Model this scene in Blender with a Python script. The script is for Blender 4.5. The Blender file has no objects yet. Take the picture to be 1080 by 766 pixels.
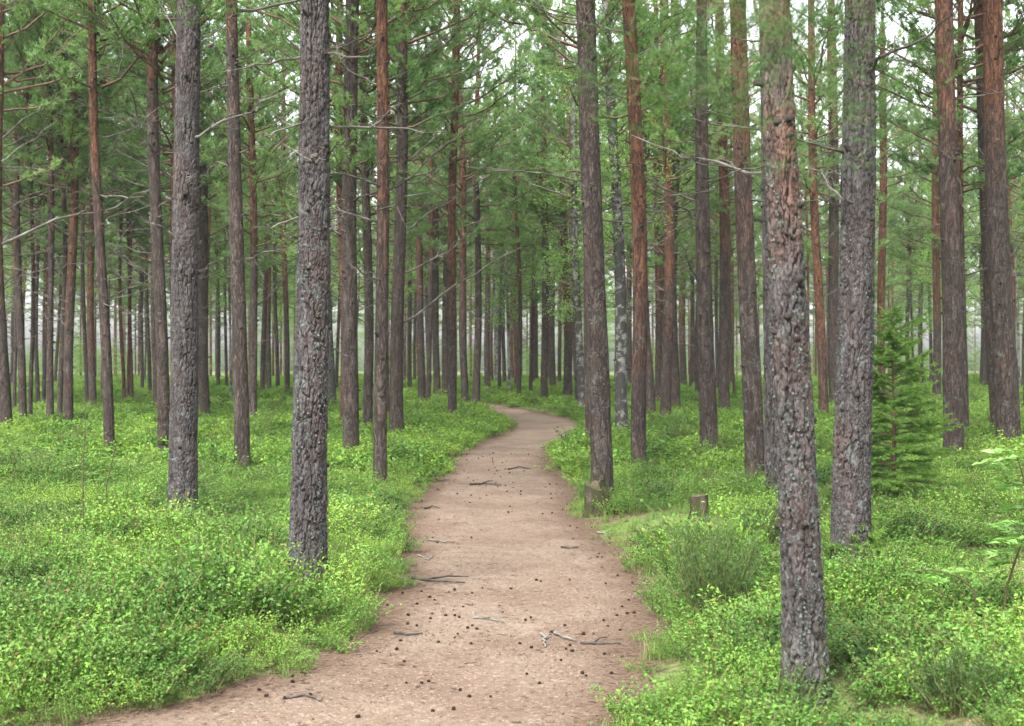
import bpy, math, random
import numpy as np
from mathutils import Vector, Matrix, Euler

S = bpy.context.scene
C = S.collection
R = math.radians
rs = np.random.RandomState
F, CX, HY, EYE = 1500.0, 540.0, 390.0, 1.65      # focal length (px), principal column, horizon row, eye height

# ------------------------------------------------------------------ noise helpers
def _h(ix, iy, s):
    n = (ix.astype(np.int64) * 374761393 + iy.astype(np.int64) * 668265263 + int(s) * 982451653) & 0xffffffff
    n = ((n ^ (n >> 13)) * 1274126177) & 0xffffffff
    n = n ^ (n >> 16)
    return (n & 0xffffff) / float(0xffffff)

def vnoise(x, y, s=0, wrap=None):
    x = np.asarray(x, float); y = np.asarray(y, float)
    ix = np.floor(x); iy = np.floor(y); fx = x - ix; fy = y - iy
    fx = fx * fx * (3 - 2 * fx); fy = fy * fy * (3 - 2 * fy)
    w = (lambda a: np.mod(a, wrap)) if wrap else (lambda a: a)
    a = _h(w(ix), iy, s); b = _h(w(ix + 1), iy, s); c = _h(w(ix), iy + 1, s); d = _h(w(ix + 1), iy + 1, s)
    return (a * (1 - fx) + b * fx) * (1 - fy) + (c * (1 - fx) + d * fx) * fy

def fbm(x, y, s=0, o=4):
    t = 0; a = 0.5
    for k in range(o):
        t = t + a * vnoise(x * 2 ** k, y * 2 ** k, s + k); a *= 0.5
    return t

def cells(u, v, n, s):
    """plates of bark: distance to the border of the nearest cell, u wraps after n cells"""
    iu = np.floor(u); iv = np.floor(v)
    d1 = np.full(u.shape, 9.0); d2 = np.full(u.shape, 9.0); idv = np.zeros(u.shape)
    for a in (-1, 0, 1):
        for b in (-1, 0, 1):
            cu = iu + a; cv = iv + b
            px = cu + 0.15 + 0.7 * _h(np.mod(cu, n), cv, s); py = cv + 0.1 + 0.8 * _h(np.mod(cu, n), cv, s + 7)
            d = np.hypot(u - px, v - py)
            m = d < d1
            d2 = np.where(m, d1, np.minimum(d2, d)); idv = np.where(m, _h(np.mod(cu, n), cv, s + 13), idv); d1 = np.where(m, d, d1)
    return d2 - d1, idv

def sst(a, b, x):
    t = np.clip((np.asarray(x, float) - a) / (b - a), 0, 1)
    return t * t * (3 - 2 * t)

# ------------------------------------------------------------------ lie of the land
def rise(y):
    return 0.75 * sst(22, 105, y)

def ray_rise(px, py):
    k = (HY - py) / F
    d = np.arange(2.0, 160, 0.02)
    ok = EYE + k * d <= rise(d)
    return d[np.argmax(ok)] if ok.any() else 110.0

LE = [(20, 790), (95, 766), (235, 740), (345, 703), (398, 665), (412, 640), (432, 620), (438, 600), (430, 580), (428, 560), (435, 540), (455, 520),
      (470, 500), (480, 482), (500, 470), (528, 460), (540, 450), (526, 441), (508, 433), (505, 428)]
RE = [(628, 790), (640, 766), (652, 740), (665, 703), (684, 662), (682, 640), (668, 620), (655, 600), (638, 580), (622, 560), (604, 540), (600, 520),
      (588, 500), (574, 482), (590, 470), (612, 460), (616, 450), (604, 443), (572, 436), (532, 428)]
def edge(pts):
    ys = np.array([ray_rise(*p) for p in pts]); xs = np.array([(p[0] - CX) / F * ray_rise(*p) for p in pts])
    return ys, xs
LY, LX = edge(LE); RY, RX = edge(RE)
LY = np.concatenate([[-30, 0, 4], LY, [LY[-1] + 14]]); LX = np.concatenate([[-2.6, -2.55, -2.45], LX, [LX[-1] - 5]])
RY = np.concatenate([[-30, 0, 4], RY, [RY[-1] + 14]]); RX = np.concatenate([[0.5, 0.45, 0.42], RX, [RX[-1] - 5]])
_yy = np.linspace(-30, 130, 3201)
def _smooth(a, n=9):
    k = np.hanning(n + 2)[1:-1]; k /= k.sum()
    return np.convolve(np.pad(a, n // 2, mode='edge'), k, mode='valid')
_L = _smooth(np.interp(_yy, LY, LX), 15); _R = _smooth(np.interp(_yy, RY, RX), 15)
def pl(y): return np.interp(y, _yy, _L) + 0.16 * (vnoise(np.asarray(y) * 1.7, 0 * np.asarray(y), 3) - .5) + 0.08 * (vnoise(np.asarray(y) * 6, 0 * np.asarray(y), 4) - .5)
def pr(y): return np.interp(y, _yy, _R) + 0.16 * (vnoise(np.asarray(y) * 1.7, 0 * np.asarray(y), 5) - .5) + 0.08 * (vnoise(np.asarray(y) * 6, 0 * np.asarray(y), 6) - .5)
YEND = LY[-2] + 6
def sd(x, y):
    y = np.asarray(y, float)
    v = np.maximum(pl(y) - x, x - pr(y))
    return np.where(y > YEND, np.maximum(v, y - YEND), v)
def gz(x, y):
    x = np.asarray(x, float); y = np.asarray(y, float)
    s = sd(x, y)
    z = rise(y) - 0.035 + 0.035 * sst(-.1, .12, s) + 0.05 * sst(0, .6, s)
    z = z + sst(.0, 1.2, s) * (0.26 * (fbm(x / 6, y / 6, 11, 3) - .43) + 0.2 * (vnoise(x / .75, y / .75, 12) - .45))
    return z
def hit(px, py, zoff=0.0):
    k = (HY - py) / F; u = (px - CX) / F
    d = np.arange(3.0, 140, 0.03)
    ok = EYE + k * d <= gz(u * d, d) + zoff
    dd = d[np.argmax(ok)] if ok.any() else 110.0
    return u * dd, dd

# ------------------------------------------------------------------ mesh building
class MB:
    def __init__(s):
        s.v = []; s.f = {3: [], 4: []}; s.m = {3: [], 4: []}; s.t = []; s.n = 0
    def add(s, v, f, mat=0, tint=None):
        v = np.asarray(v, float).reshape(-1, 3); f = np.asarray(f, int)
        k = f.shape[1]
        s.v.append(v); s.f[k].append(f + s.n); s.m[k].append(np.full(len(f), mat, int))
        s.t.append(np.full(len(v), 0.5) if tint is None else np.broadcast_to(np.asarray(tint, float), (len(v),)))
        s.n += len(v)
    def tube(s, pts, rad, sides=5, mat=0, tint=None, cap=True):
        P = np.asarray(pts, float); r = np.broadcast_to(np.asarray(rad, float), (len(P),))
        T = np.gradient(P, axis=0); T /= np.linalg.norm(T, axis=1)[:, None] + 1e-9
        ref = np.array([0, 0, 1.0]) if abs(T[:, 2]).mean() < .8 else np.array([1.0, 0, 0])
        U = np.cross(T, ref); U /= np.linalg.norm(U, axis=1)[:, None] + 1e-9
        W = np.cross(T, U)
        a = np.arange(sides) * 2 * np.pi / sides
        V = P[:, None] + r[:, None, None] * (np.cos(a)[None, :, None] * U[:, None] + np.sin(a)[None, :, None] * W[:, None])
        n = len(P)
        i = np.arange(n - 1)[:, None] * sides; j = np.arange(sides)[None]; jn = (j + 1) % sides
        Fq = np.stack([i + j, i + jn, i + sides + jn, i + sides + j], -1).reshape(-1, 4)
        s.add(V.reshape(-1, 3), Fq, mat, tint)
        if cap:
            b = s.n
            s.add(np.vstack([V[-1], P[-1] + T[-1] * r[-1] * .4]), [[k, (k + 1) % sides, sides] for k in range(sides)], mat, tint if np.ndim(tint) == 0 else None)
    def mesh(s, name, mats, smooth=False):
        me = bpy.data.meshes.new(name)
        V = np.concatenate(s.v) if s.v else np.zeros((0, 3))
        f3 = np.concatenate(s.f[3]) if s.f[3] else np.zeros((0, 3), int); f4 = np.concatenate(s.f[4]) if s.f[4] else np.zeros((0, 4), int)
        m = np.concatenate(s.m[3] + s.m[4]) if (s.m[3] or s.m[4]) else np.zeros(0, int)
        me.vertices.add(len(V)); me.vertices.foreach_set('co', V.ravel())
        loops = np.concatenate([f3.ravel(), f4.ravel()])
        me.loops.add(len(loops)); me.loops.foreach_set('vertex_index', loops.astype(np.int32))
        st = np.concatenate([np.arange(len(f3)) * 3, len(f3) * 3 + np.arange(len(f4)) * 4])
        me.polygons.add(len(st)); me.polygons.foreach_set('loop_start', st.astype(np.int32))
        for mt in mats: me.materials.append(mt)
        me.polygons.foreach_set('material_index', m.astype(np.int32))
        me.update(calc_edges=True)
        me.polygons.foreach_set('use_smooth', np.full(len(st), bool(smooth)))
        at = me.attributes.new('tint', 'FLOAT', 'POINT'); at.data.foreach_set('value', np.concatenate(s.t).astype(np.float32) if s.t else np.zeros(0, np.float32))
        return me

def link(name, me, parent=None):
    o = bpy.data.objects.new(name, me); C.objects.link(o)
    if parent is not None: o.parent = parent
    return o
def tag(o, label=None, cat=None, group=None, kind=None):
    if label: o['label'] = label
    if cat: o['category'] = cat
    if group: o['group'] = group
    if kind: o['kind'] = kind
    return o
def empty(name, loc, rz=0):
    o = bpy.data.objects.new(name, None); C.objects.link(o)
    o.location = loc; o.rotation_euler = (0, 0, rz); o.empty_display_size = .2
    return o

def unit(v): return v / (np.linalg.norm(v, axis=-1, keepdims=True) + 1e-9)

def blades(mb, base, dirs, length, width, mat=0, tint=None, fold=None):
    """one thin triangle per needle"""
    n = len(base); dirs = unit(dirs)
    side = unit(np.cross(dirs, fold if fold is not None else np.random.RandomState(n).normal(size=(n, 3))))
    L = np.broadcast_to(length, (n,))[:, None]; W = np.broadcast_to(width, (n,))[:, None]
    V = np.stack([base - side * W / 2, base + side * W / 2, base + dirs * L], 1).reshape(-1, 3)
    mb.add(V, np.arange(3 * n).reshape(-1, 3), mat, None if tint is None else np.repeat(tint, 3))

def leaves(mb, base, dirs, nrm, length, width, mat=0, tint=None):
    """a leaf: four corners, gently cupped along the midrib"""
    n = len(base); dirs = unit(dirs); side = unit(np.cross(nrm, dirs)); up = np.cross(dirs, side)
    L = np.broadcast_to(length, (n,))[:, None]; W = np.broadcast_to(width, (n,))[:, None]
    mid = base + dirs * L * .45
    V = np.stack([base, mid + side * W / 2 + up * W * .18, base + dirs * L - up * L * .08, mid - side * W / 2 + up * W * .18], 1).reshape(-1, 3)
    k = np.arange(n)[:, None] * 4
    Fc = np.concatenate([k + np.array([[0, 2, 1]]), k + np.array([[0, 3, 2]])])
    mb.add(V, Fc, mat, None if tint is None else np.repeat(tint, 4))

# ------------------------------------------------------------------ materials
class NT:
    def __init__(s, m): s.t = m.node_tree; s.t.nodes.clear()
    def n(s, typ, **kw):
        x = s.t.nodes.new(typ)
        for k, v in kw.items():
            if k.startswith('i_'): x.inputs[k[2:].replace('_', ' ')].default_value = v
            else: setattr(x, k, v)
        return x
    def l(s, a, b): s.t.links.new(a, b)
    def math(s, op, a, b=None, clamp=False):
        x = s.n('ShaderNodeMath', operation=op); x.use_clamp = clamp
        for i, q in enumerate((a, b)):
            if q is None: continue
            if isinstance(q, (int, float)): x.inputs[i].default_value = q
            else: s.l(q, x.inputs[i])
        return x.outputs[0]
    def mix(s, f, a, b, blend='MIX'):
        x = s.n('ShaderNodeMix', data_type='RGBA', blend_type=blend)
        for i, q in ((0, f), (6, a), (7, b)):
            if isinstance(q, (int, float)): x.inputs[i].default_value = q
            elif isinstance(q, tuple): x.inputs[i].default_value = (*q, 1)
            else: s.l(q, x.inputs[i])
        return x.outputs[2]
    def ramp(s, f, *stops):
        x = s.n('ShaderNodeValToRGB'); e = x.color_ramp.elements
        while len(e) < len(stops): e.new(.5)
        for q, (p, c) in zip(e, stops): q.position = p; q.color = (*c, 1) if isinstance(c, tuple) else (c, c, c, 1)
        s.l(f, x.inputs[0]); return x.outputs[0]
    def noise(s, vec, scale, detail=3, rough=.55, dist=0.0):
        x = s.n('ShaderNodeTexNoise'); x.inputs['Scale'].default_value = scale; x.inputs['Detail'].default_value = detail
        x.inputs['Roughness'].default_value = rough; x.inputs['Distortion'].default_value = dist
        if vec is not None: s.l(vec, x.inputs['Vector'])
        return x.outputs[0]
    def mapping(s, vec, scale):
        x = s.n('ShaderNodeMapping'); x.inputs['Scale'].default_value = scale; s.l(vec, x.inputs['Vector']); return x.outputs[0]
    def attr(s, name, typ='GEOMETRY'):
        x = s.n('ShaderNodeAttribute', attribute_name=name, attribute_type=typ); return x
    def out(s, sh):
        o = s.n('ShaderNodeOutputMaterial'); s.l(sh, o.inputs['Surface'])
    def principled(s, col, rough=.85, bump=None, dist=.01, strength=1.0, spec=.25):
        p = s.n('ShaderNodeBsdfPrincipled')
        if isinstance(col, tuple): p.inputs['Base Color'].default_value = (*col, 1)
        else: s.l(col, p.inputs['Base Color'])
        p.inputs['Roughness'].default_value = rough; p.inputs['Specular IOR Level'].default_value = spec
        if bump is not None:
            b = s.n('ShaderNodeBump'); b.inputs['Distance'].default_value = dist; b.inputs['Strength'].default_value = strength
            s.l(bump, b.inputs['Height']); s.l(b.outputs[0], p.inputs['Normal'])
        return p.outputs[0]
def mat(name):
    m = bpy.data.materials.new(name); m.use_nodes = True
    return m, NT(m)

def leaf_mat(name, c0, c1, c2, trans=.35, big=.35, rough=.55, dead=None):
    """c0 deep, c1 middle, c2 fresh green; the patches follow the place the plant grows in"""
    m, t = mat(name)
    pos = t.n('ShaderNodeNewGeometry').outputs['Position']
    oi = t.n('ShaderNodeObjectInfo').outputs['Random']
    ti = t.attr('tint').outputs['Fac']
    a = t.noise(pos, big, 3)
    f = t.math('ADD', t.math('MULTIPLY', a, 2.0), t.math('MULTIPLY', ti, .42))
    f = t.math('ADD', f, t.math('MULTIPLY', oi, .34))
    f = t.math('SUBTRACT', f, .92)
    col = t.ramp(f, (.05, c0), (.5, c1), (.95, c2))
    if dead:
        col = t.mix(t.math('GREATER_THAN', ti, .965), col, dead)
    d = t.principled(col, rough, spec=.3)
    tr = t.n('ShaderNodeBsdfTranslucent'); t.l(t.mix(.6, col, (1, 1, .35), 'MULTIPLY'), tr.inputs['Color'])
    t.l(t.mix(1.0, col, (1.25, 1.35, .8), 'MULTIPLY'), tr.inputs['Color'])
    mx = t.n('ShaderNodeMixShader'); mx.inputs[0].default_value = trans
    t.l(d, mx.inputs[1]); t.l(tr.outputs[0], mx.inputs[2]); t.out(mx.outputs[0])
    return m

M = {}
M['bilberry'] = leaf_mat('bilberry_leaf', (.014, .05, .009), (.082, .185, .026), (.19, .315, .045), .2, 1.0, dead=(.14, .09, .03))
M['bilberry_far_lit'] = leaf_mat('far_lit_bilberry_leaf', (.03, .078, .014), (.115, .215, .034), (.225, .335, .056), .4, .7, dead=(.14, .09, .03))  # bilberry green lightened and yellowed, painting stronger light onto the far clumps
M['needle'] = leaf_mat('pine_needle', (.07, .135, .055), (.14, .235, .09), (.22, .315, .12), .52, .16)
M['spray'] = leaf_mat('needle_spray', (.022, .06, .012), (.045, .10, .02), (.075, .14, .028), .25, .5)
M['broad'] = leaf_mat('broad_leaf', (.09, .19, .045), (.15, .28, .065), (.24, .37, .10), .5, .3)
M['spruce'] = leaf_mat('spruce_needle', (.035, .085, .018), (.085, .175, .032), (.15, .26, .05), .38, 1.2)
M['heath'] = leaf_mat('heath_twig', (.02, .042, .011), (.04, .08, .018), (.07, .12, .028), .2, .9)
M['grass'] = leaf_mat('grass_blade', (.06, .12, .03), (.13, .2, .05), (.24, .27, .08), .4, .9)
M['pale_leaf'] = leaf_mat('pale_leaf', (.10, .21, .05), (.17, .31, .08), (.30, .42, .17), .4, 1.2)

def bark(name, near):
    m, t = mat(name)
    oc = t.n('ShaderNodeTexCoord').outputs['Object']
    sx = t.n('ShaderNodeSeparateXYZ'); t.l(oc, sx.inputs[0])
    rnd = t.n('ShaderNodeObjectInfo').outputs['Random']
    shift = t.n('ShaderNodeVectorMath', operation='ADD'); t.l(oc, shift.inputs[0])
    cx = t.n('ShaderNodeCombineXYZ'); t.l(t.math('MULTIPLY', rnd, 50), cx.inputs[0]); t.l(t.math('MULTIPLY', rnd, 31), cx.inputs[2]); t.l(cx.outputs[0], shift.inputs[1])
    P = shift.outputs[0]
    st = t.mapping(P, (1, 1, .28))
    n1 = t.noise(st, 16, 5, .62, .6)
    n2 = t.noise(P, 45, 4, .6)
    n3 = t.noise(t.mapping(P, (1, 1, .5)), 3.2, 3)
    if near:
        plate = t.attr('tint').outputs['Fac']
        ra = t.math('ABSOLUTE', t.math('SUBTRACT', t.noise(t.mapping(P, (1, 1, .3)), 30, 3, .65, .8), .5))
        crack = t.math('MULTIPLY', t.attr('crack').outputs['Fac'], t.ramp(ra, (.0, .35), (.05, 1.0)))
    else:
        ra = t.math('ABSOLUTE', t.math('SUBTRACT', t.noise(t.mapping(P, (1, 1, .22)), 13, 2.5, .6, .9), .5))
        rb_ = t.math('ABSOLUTE', t.math('SUBTRACT', t.noise(t.mapping(P, (1, 1, .4)), 24, 2, .6, .6), .5))
        crack = t.math('MULTIPLY', t.ramp(ra, (.0, 0.0), (.075, 1.0)), t.ramp(rb_, (.0, .35), (.06, 1.0)))
        plate = n1
    grey = t.ramp(t.math('ADD', t.math('MULTIPLY', n1, .7), t.math('MULTIPLY', n2, .3)), *(((.25, (.012, .0105, .011)), (.5, (.054, .050, .051)), (.72, (.14, .132, .133))) if near else ((.25, (.014, .0105, .009)), (.5, (.052, .040, .034)), (.72, (.125, .10, .088)))))
    grey = t.mix(t.math('MULTIPLY', plate, .35), grey, (.058, .048, .045))
    grey = t.mix(t.ramp(n3, (.5, 0.0), (.75, .35)), grey, (.10, .052, .037))
    red = t.ramp(t.math('ADD', t.math('MULTIPLY', n1, .6), t.math('MULTIPLY', n2, .4)), (.28, (.045, .02, .013)), (.5, (.115, .05, .028)), (.7, (.205, .098, .054)))
    rh = t.attr('redheight', 'OBJECT').outputs['Fac']
    hz = t.math('ADD', t.math('SUBTRACT', sx.outputs[2], rh), t.math('MULTIPLY', t.math('SUBTRACT', n3, .5), 4.0))
    hz = t.math('ADD', hz, t.math('MULTIPLY', t.math('SUBTRACT', n1, .5), 1.6))
    rf = t.ramp(t.math('ADD', t.math('MULTIPLY', hz, .3), .5), (.15, 0.0), (.85, .92))
    col = t.mix(rf, grey, red)
    # bark in the furrows is coloured a near-black brown
    col = t.mix(crack, t.mix(.95, col, (.018, .013, .012)), col)
    li = t.attr('lichen', 'OBJECT').outputs['Fac']
    ln = t.noise(P, 9, 5, .7); lf = t.math('MULTIPLY', t.ramp(t.math('ADD', ln, t.math('MULTIPLY', t.math('SUBTRACT', li, .5), .14)), (.58, 0.0), (.66, 1.0)), .5)
    lf = t.math('MULTIPLY', lf, t.ramp(t.math('MULTIPLY', sx.outputs[2], .2), (.3, 1.0), (.75, .12)))
    col = t.mix(lf, col, t.ramp(n2, (.35, (.075, .09, .083)), (.65, (.15, .172, .16))))
    # green algae film at the foot
    fo = t.math('MULTIPLY', t.ramp(t.math('ADD', sx.outputs[2], t.math('MULTIPLY', n1, .5)), (.2, .55), (.75, 0.0)), n3)
    col = t.mix(fo, col, (.075, .09, .035))
    h = t.math('ADD', t.math('MULTIPLY', crack, .5 if near else .9), t.math('ADD', t.math('MULTIPLY', n1, .7), t.math('MULTIPLY', n2, .45)))
    t.out(t.principled(col, .9, h, .012 if near else .018, .8, spec=.15))
    return m
M['bark_near'] = bark('furrowed_pine_bark', True)
M['bark'] = bark('pine_bark', False)

def birch_bark():
    m, t = mat('birch_bark')
    oc = t.n('ShaderNodeTexCoord').outputs['Object']
    sx = t.n('ShaderNodeSeparateXYZ'); t.l(oc, sx.inputs[0])
    a = t.noise(t.mapping(oc, (1, 1, .9)), 5.5, 4, .65, .4); b = t.noise(t.mapping(oc, (1, 1, 6)), 8, 3)
    dk = t.math('ADD', a, t.math('MULTIPLY', t.attr('lichen', 'OBJECT').outputs['Fac'], .22))
    col = t.mix(t.ramp(dk, (.54, 0.0), (.62, 1.0)), t.ramp(b, (.3, (.07, .07, .064)), (.6, (.165, .162, .15))), (.03, .028, .026))
    t.out(t.principled(col, .8, a, .02, .8)); return m
M['birch'] = birch_bark()

def simple(name, stops, scale, rough=.9, dist=.01, stretch=(1, 1, 1), detail=4):
    m, t = mat(name)
    oc = t.n('ShaderNodeTexCoord').outputs['Object']
    n = t.noise(t.mapping(oc, stretch), scale, detail, .6)
    ti = t.attr('tint').outputs['Fac']
    f = t.math('ADD', n, t.math('MULTIPLY', t.math('SUBTRACT', ti, .5), .5))
    t.out(t.principled(t.ramp(f, *stops), rough, n, dist, .8, spec=.15)); return m
M['deadwood'] = simple('dead_branch_wood', ((.3, (.028, .023, .02)), (.5, (.07, .062, .053)), (.72, (.155, .145, .128))), 9, stretch=(1, 1, 1))
M['limb'] = simple('living_limb_bark', ((.3, (.05, .032, .022)), (.6, (.12, .08, .055))), 8)
M['stem'] = simple('green_stem', ((.3, (.06, .05, .025)), (.6, (.12, .13, .045))), 20)
M['stump'] = simple('mossy_stump', ((.32, (.012, .011, .007)), (.48, (.03, .036, .011)), (.62, (.034, .028, .019)), (.75, (.075, .064, .048))), 14, dist=.02, stretch=(1, 1, .3))
M['cutwood'] = simple('weathered_cut_wood', ((.3, (.03, .028, .014)), (.7, (.085, .072, .045))), 25, stretch=(1, 1, 1))
M['cone'] = simple('pine_cone_scale', ((.3, (.02, .012, .009)), (.7, (.055, .034, .024))), 60)
M['lichen'] = simple('lichen_flake', ((.3, (.055, .066, .058)), (.7, (.115, .132, .118))), 40)
M['litter'] = simple('needle_litter', ((.1, (.05, .028, .02)), (.35, (.09, .06, .043)), (.7, (.135, .097, .073)), (.95, (.22, .17, .135))), 2)
M['leaflitter'] = simple('dry_leaf', ((.3, (.16, .06, .02)), (.7, (.24, .10, .035))), 30)

def path_mat():
    m, t = mat('trodden_gravel')
    p = t.n('ShaderNodeNewGeometry').outputs['Position']
    a = t.noise(p, .9, 4); b = t.noise(p, 26, 6, .72); c = t.noise(p, 5, 4)
    v = t.n('ShaderNodeTexVoronoi'); v.inputs['Scale'].default_value = 75; t.l(p, v.inputs['Vector'])
    col = t.ramp(t.math('ADD', t.math('MULTIPLY', b, .65), t.math('MULTIPLY', c, .35)), (.22, (.06, .041, .030)), (.42, (.132, .099, .074)), (.6, (.172, .131, .101)), (.85, (.23, .182, .148)))
    col = t.mix(t.ramp(a, (.42, 0.0), (.6, .6)), col, (.095, .062, .044))
    g = t.n('ShaderNodeSeparateColor'); t.l(v.outputs['Color'], g.inputs[0])
    col = t.mix(t.math('MULTIPLY', t.math('GREATER_THAN', g.outputs[0], .9), .45), col, (.27, .22, .185))
    col = t.mix(t.math('MULTIPLY', t.math('GREATER_THAN', g.outputs[1], .92), .7), col, (.12, .07, .05))
    # darker humus where the path runs into the bilberry
    e = t.attr('tint').outputs['Fac']
    e2 = t.ramp(t.math('ADD', e, t.math('MULTIPLY', t.math('SUBTRACT', c, .5), .9)), (.12, 0.0), (.8, .9))
    col = t.mix(e2, col, t.ramp(b, (.35, (.045, .029, .02)), (.65, (.13, .088, .062))))
    h = t.math('ADD', t.math('MULTIPLY', b, .8), t.math('MULTIPLY', v.outputs['Distance'], .5))
    t.out(t.principled(col, .92, h, .008, .8, spec=.1)); return m
M['path'] = path_mat()
def ground_mat():
    m, t = mat('forest_floor')
    p = t.n('ShaderNodeNewGeometry').outputs['Position']
    a = t.noise(p, .8, 5); b = t.noise(p, 18, 5, .65)
    soil = t.ramp(b, (.3, (.05, .033, .022)), (.55, (.13, .09, .062)), (.75, (.22, .165, .115)))
    moss = t.ramp(b, (.3, (.04, .075, .018)), (.7, (.13, .2, .045)))
    col = t.mix(t.ramp(a, (.38, 0.0), (.55, .9)), soil, moss)
    t.out(t.principled(col, .95, b, .03, .9, spec=.1)); return m
M['ground'] = ground_mat()

# ------------------------------------------------------------------ ground and path
def grid_faces(nr, nc):
    i = np.arange(nr - 1)[:, None] * nc; j = np.arange(nc - 1)[None]
    return np.stack([i + j, i + j + 1, i + nc + j + 1, i + nc + j], -1).reshape(-1, 4)
def build_ground():
    ys = np.concatenate([np.linspace(-60, 2, 20), np.arange(2.3, 30, .22), np.arange(30, 120, .9), np.linspace(122, 700, 30)])
    u = np.linspace(-1, 1, 201); fx = np.sign(u) * np.abs(u) ** 1.5
    Y, U = np.meshgrid(ys, fx, indexing='ij')
    X = U * (22 + .75 * np.abs(Y) + np.where(Y > 120, (Y - 120) * .6, 0))
    mb = MB(); mb.add(np.stack([X, Y, gz(X, Y)], -1), grid_faces(len(ys), len(fx)))
    tag(link('ground', mb.mesh('ground', [M['ground']], True)), kind='structure')
    ys = np.concatenate([np.linspace(-20, 3, 30), np.arange(3, 26, .05), np.arange(26, YEND, .15)])
    w = np.linspace(0, 1, 61)
    Y, W = np.meshgrid(ys, w, indexing='ij')
    X = (pl(Y) - .2) * (1 - W) + (pr(Y) + .2) * W
    s = sd(X, Y)
    Z = rise(Y) + .004 + .03 * (fbm(X * 1.1, Y * 1.1, 21, 3) - .43) + .014 * (fbm(X * 7, Y * 7, 22, 2) - .4) - .03 * sst(-.5, -1.1, s)
    mb = MB(); mb.add(np.stack([X, Y, Z], -1), grid_faces(len(ys), 61), tint=sst(-.42, .1, s).ravel())
    tag(link('path', mb.mesh('path', [M['path']], True)), kind='structure')
build_ground()
def pz(x, y): return rise(y) + .004 + .03 * (fbm(x * 1.1, y * 1.1, 21, 3) - .43) + .014 * (fbm(x * 7, y * 7, 22, 2) - .4) - .03 * sst(-.5, -1.1, sd(x, y))

# ------------------------------------------------------------------ stuff scattered by geometry nodes
def proto_collection(name, meshes):
    col = bpy.data.collections.new(name)
    for i, me in enumerate(meshes):
        col.objects.link(bpy.data.objects.new(f'{name}_{i:02d}', me))
    return col
def scatter(name, col, pts, rot, scl, idx):
    me = bpy.data.meshes.new(name); me.vertices.add(len(pts)); me.vertices.foreach_set('co', np.asarray(pts, np.float32).ravel())
    for nm, typ, data, key in (('rot', 'FLOAT_VECTOR', rot, 'vector'), ('scl', 'FLOAT_VECTOR', scl, 'vector'), ('idx', 'INT', idx, 'value')):
        a = me.attributes.new(nm, typ, 'POINT'); a.data.foreach_set(key, np.asarray(data, np.int32 if typ == 'INT' else np.float32).ravel())
    me.update()
    o = link(name, me)
    ng = bpy.data.node_groups.new(name, 'GeometryNodeTree')
    ng.interface.new_socket('Geometry', in_out='INPUT', socket_type='NodeSocketGeometry')
    ng.interface.new_socket('Geometry', in_out='OUTPUT', socket_type='NodeSocketGeometry')
    N = ng.nodes; gi = N.new('NodeGroupInput'); go = N.new('NodeGroupOutput')
    ci = N.new('GeometryNodeCollectionInfo'); ci.inputs['Collection'].default_value = col
    ci.inputs['Separate Children'].default_value = True; ci.inputs['Reset Children'].default_value = True
    ip = N.new('GeometryNodeInstanceOnPoints'); ip.inputs['Pick Instance'].default_value = True
    ng.links.new(gi.outputs[0], ip.inputs['Points']); ng.links.new(ci.outputs[0], ip.inputs['Instance'])
    for nm, dt, sock in (('rot', 'FLOAT_VECTOR', 'Rotation'), ('scl', 'FLOAT_VECTOR', 'Scale'), ('idx', 'INT', 'Instance Index')):
        na = N.new('GeometryNodeInputNamedAttribute'); na.data_type = dt; na.inputs['Name'].default_value = nm
        out = [q for q in na.outputs if q.enabled and q.name == 'Attribute'][0]
        ng.links.new(out, ip.inputs[sock])
    ng.links.new(ip.outputs[0], go.inputs[0])
    md = o.modifiers.new('scatter', 'NODES'); md.node_group = ng
    return o

def bilberry(seed, stems, per, Rr, H, ll, mt='bilberry'):
    r = rs(seed); mb = MB()
    for k in range(stems):
        a = r.uniform(0, 6.283); q = Rr * math.sqrt(r.uniform(0, 1)); h = H * r.uniform(.55, 1.1) * (1 - .25 * (q / Rr) ** 2)
        b = np.array([q * .75 * math.cos(a), q * .75 * math.sin(a), -.03]); lean = np.array([math.cos(a), math.sin(a), 0]) * (.10 + .45 * q / Rr) * h + r.normal(0, .25 * h, 3) * [1, 1, 0]
        t = np.linspace(0, 1, 4)[:, None]
        P = b + t * np.array([0, 0, h]) + t ** 1.6 * lean
        mb.tube(P, np.linspace(.0028, .001, 4), 3, 1, cap=False)
        for sub in range(3):
            t0 = r.uniform(.35, .8); d = unit(np.array([r.normal(0, 1), r.normal(0, 1), r.uniform(.5, 1.4)])) * h * r.uniform(.2, .42)
            p0 = b + t0 * np.array([0, 0, h]) + t0 ** 1.6 * lean
            n = per // 3; tt = np.linspace(.1, 1, n)[:, None]
            base = p0 + tt * d
            sidev = np.cross(unit(d), unit(r.normal(size=3)))
            sgn = np.where(np.arange(n) % 2, 1, -1)[:, None]
            dirs = unit(d) * .5 + sgn * sidev * .8 + r.normal(0, .3, (n, 3))
            nr = np.array([0, 0, 1.0]) + r.normal(0, .45, (n, 3))
            L = ll * r.uniform(.65, 1.2, n)
            leaves(mb, base, dirs, nr, L, L * .62, 0, r.uniform(0, 1, n) * .6 + .4 * t0)
        n = 6; tt = r.uniform(.55, 1.02, n)[:, None]
        base = b + tt * np.array([0, 0, h]) + tt ** 1.6 * lean
        leaves(mb, base, r.normal(size=(n, 3)) * [1, 1, .5], np.array([0, 0, 1.0]) + r.normal(0, .4, (n, 3)), ll * 1.05, ll * .65, 0, r.uniform(.3, 1, n))
    return mb.mesh('bilberry_clump', [M[mt], M['stem']])
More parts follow.
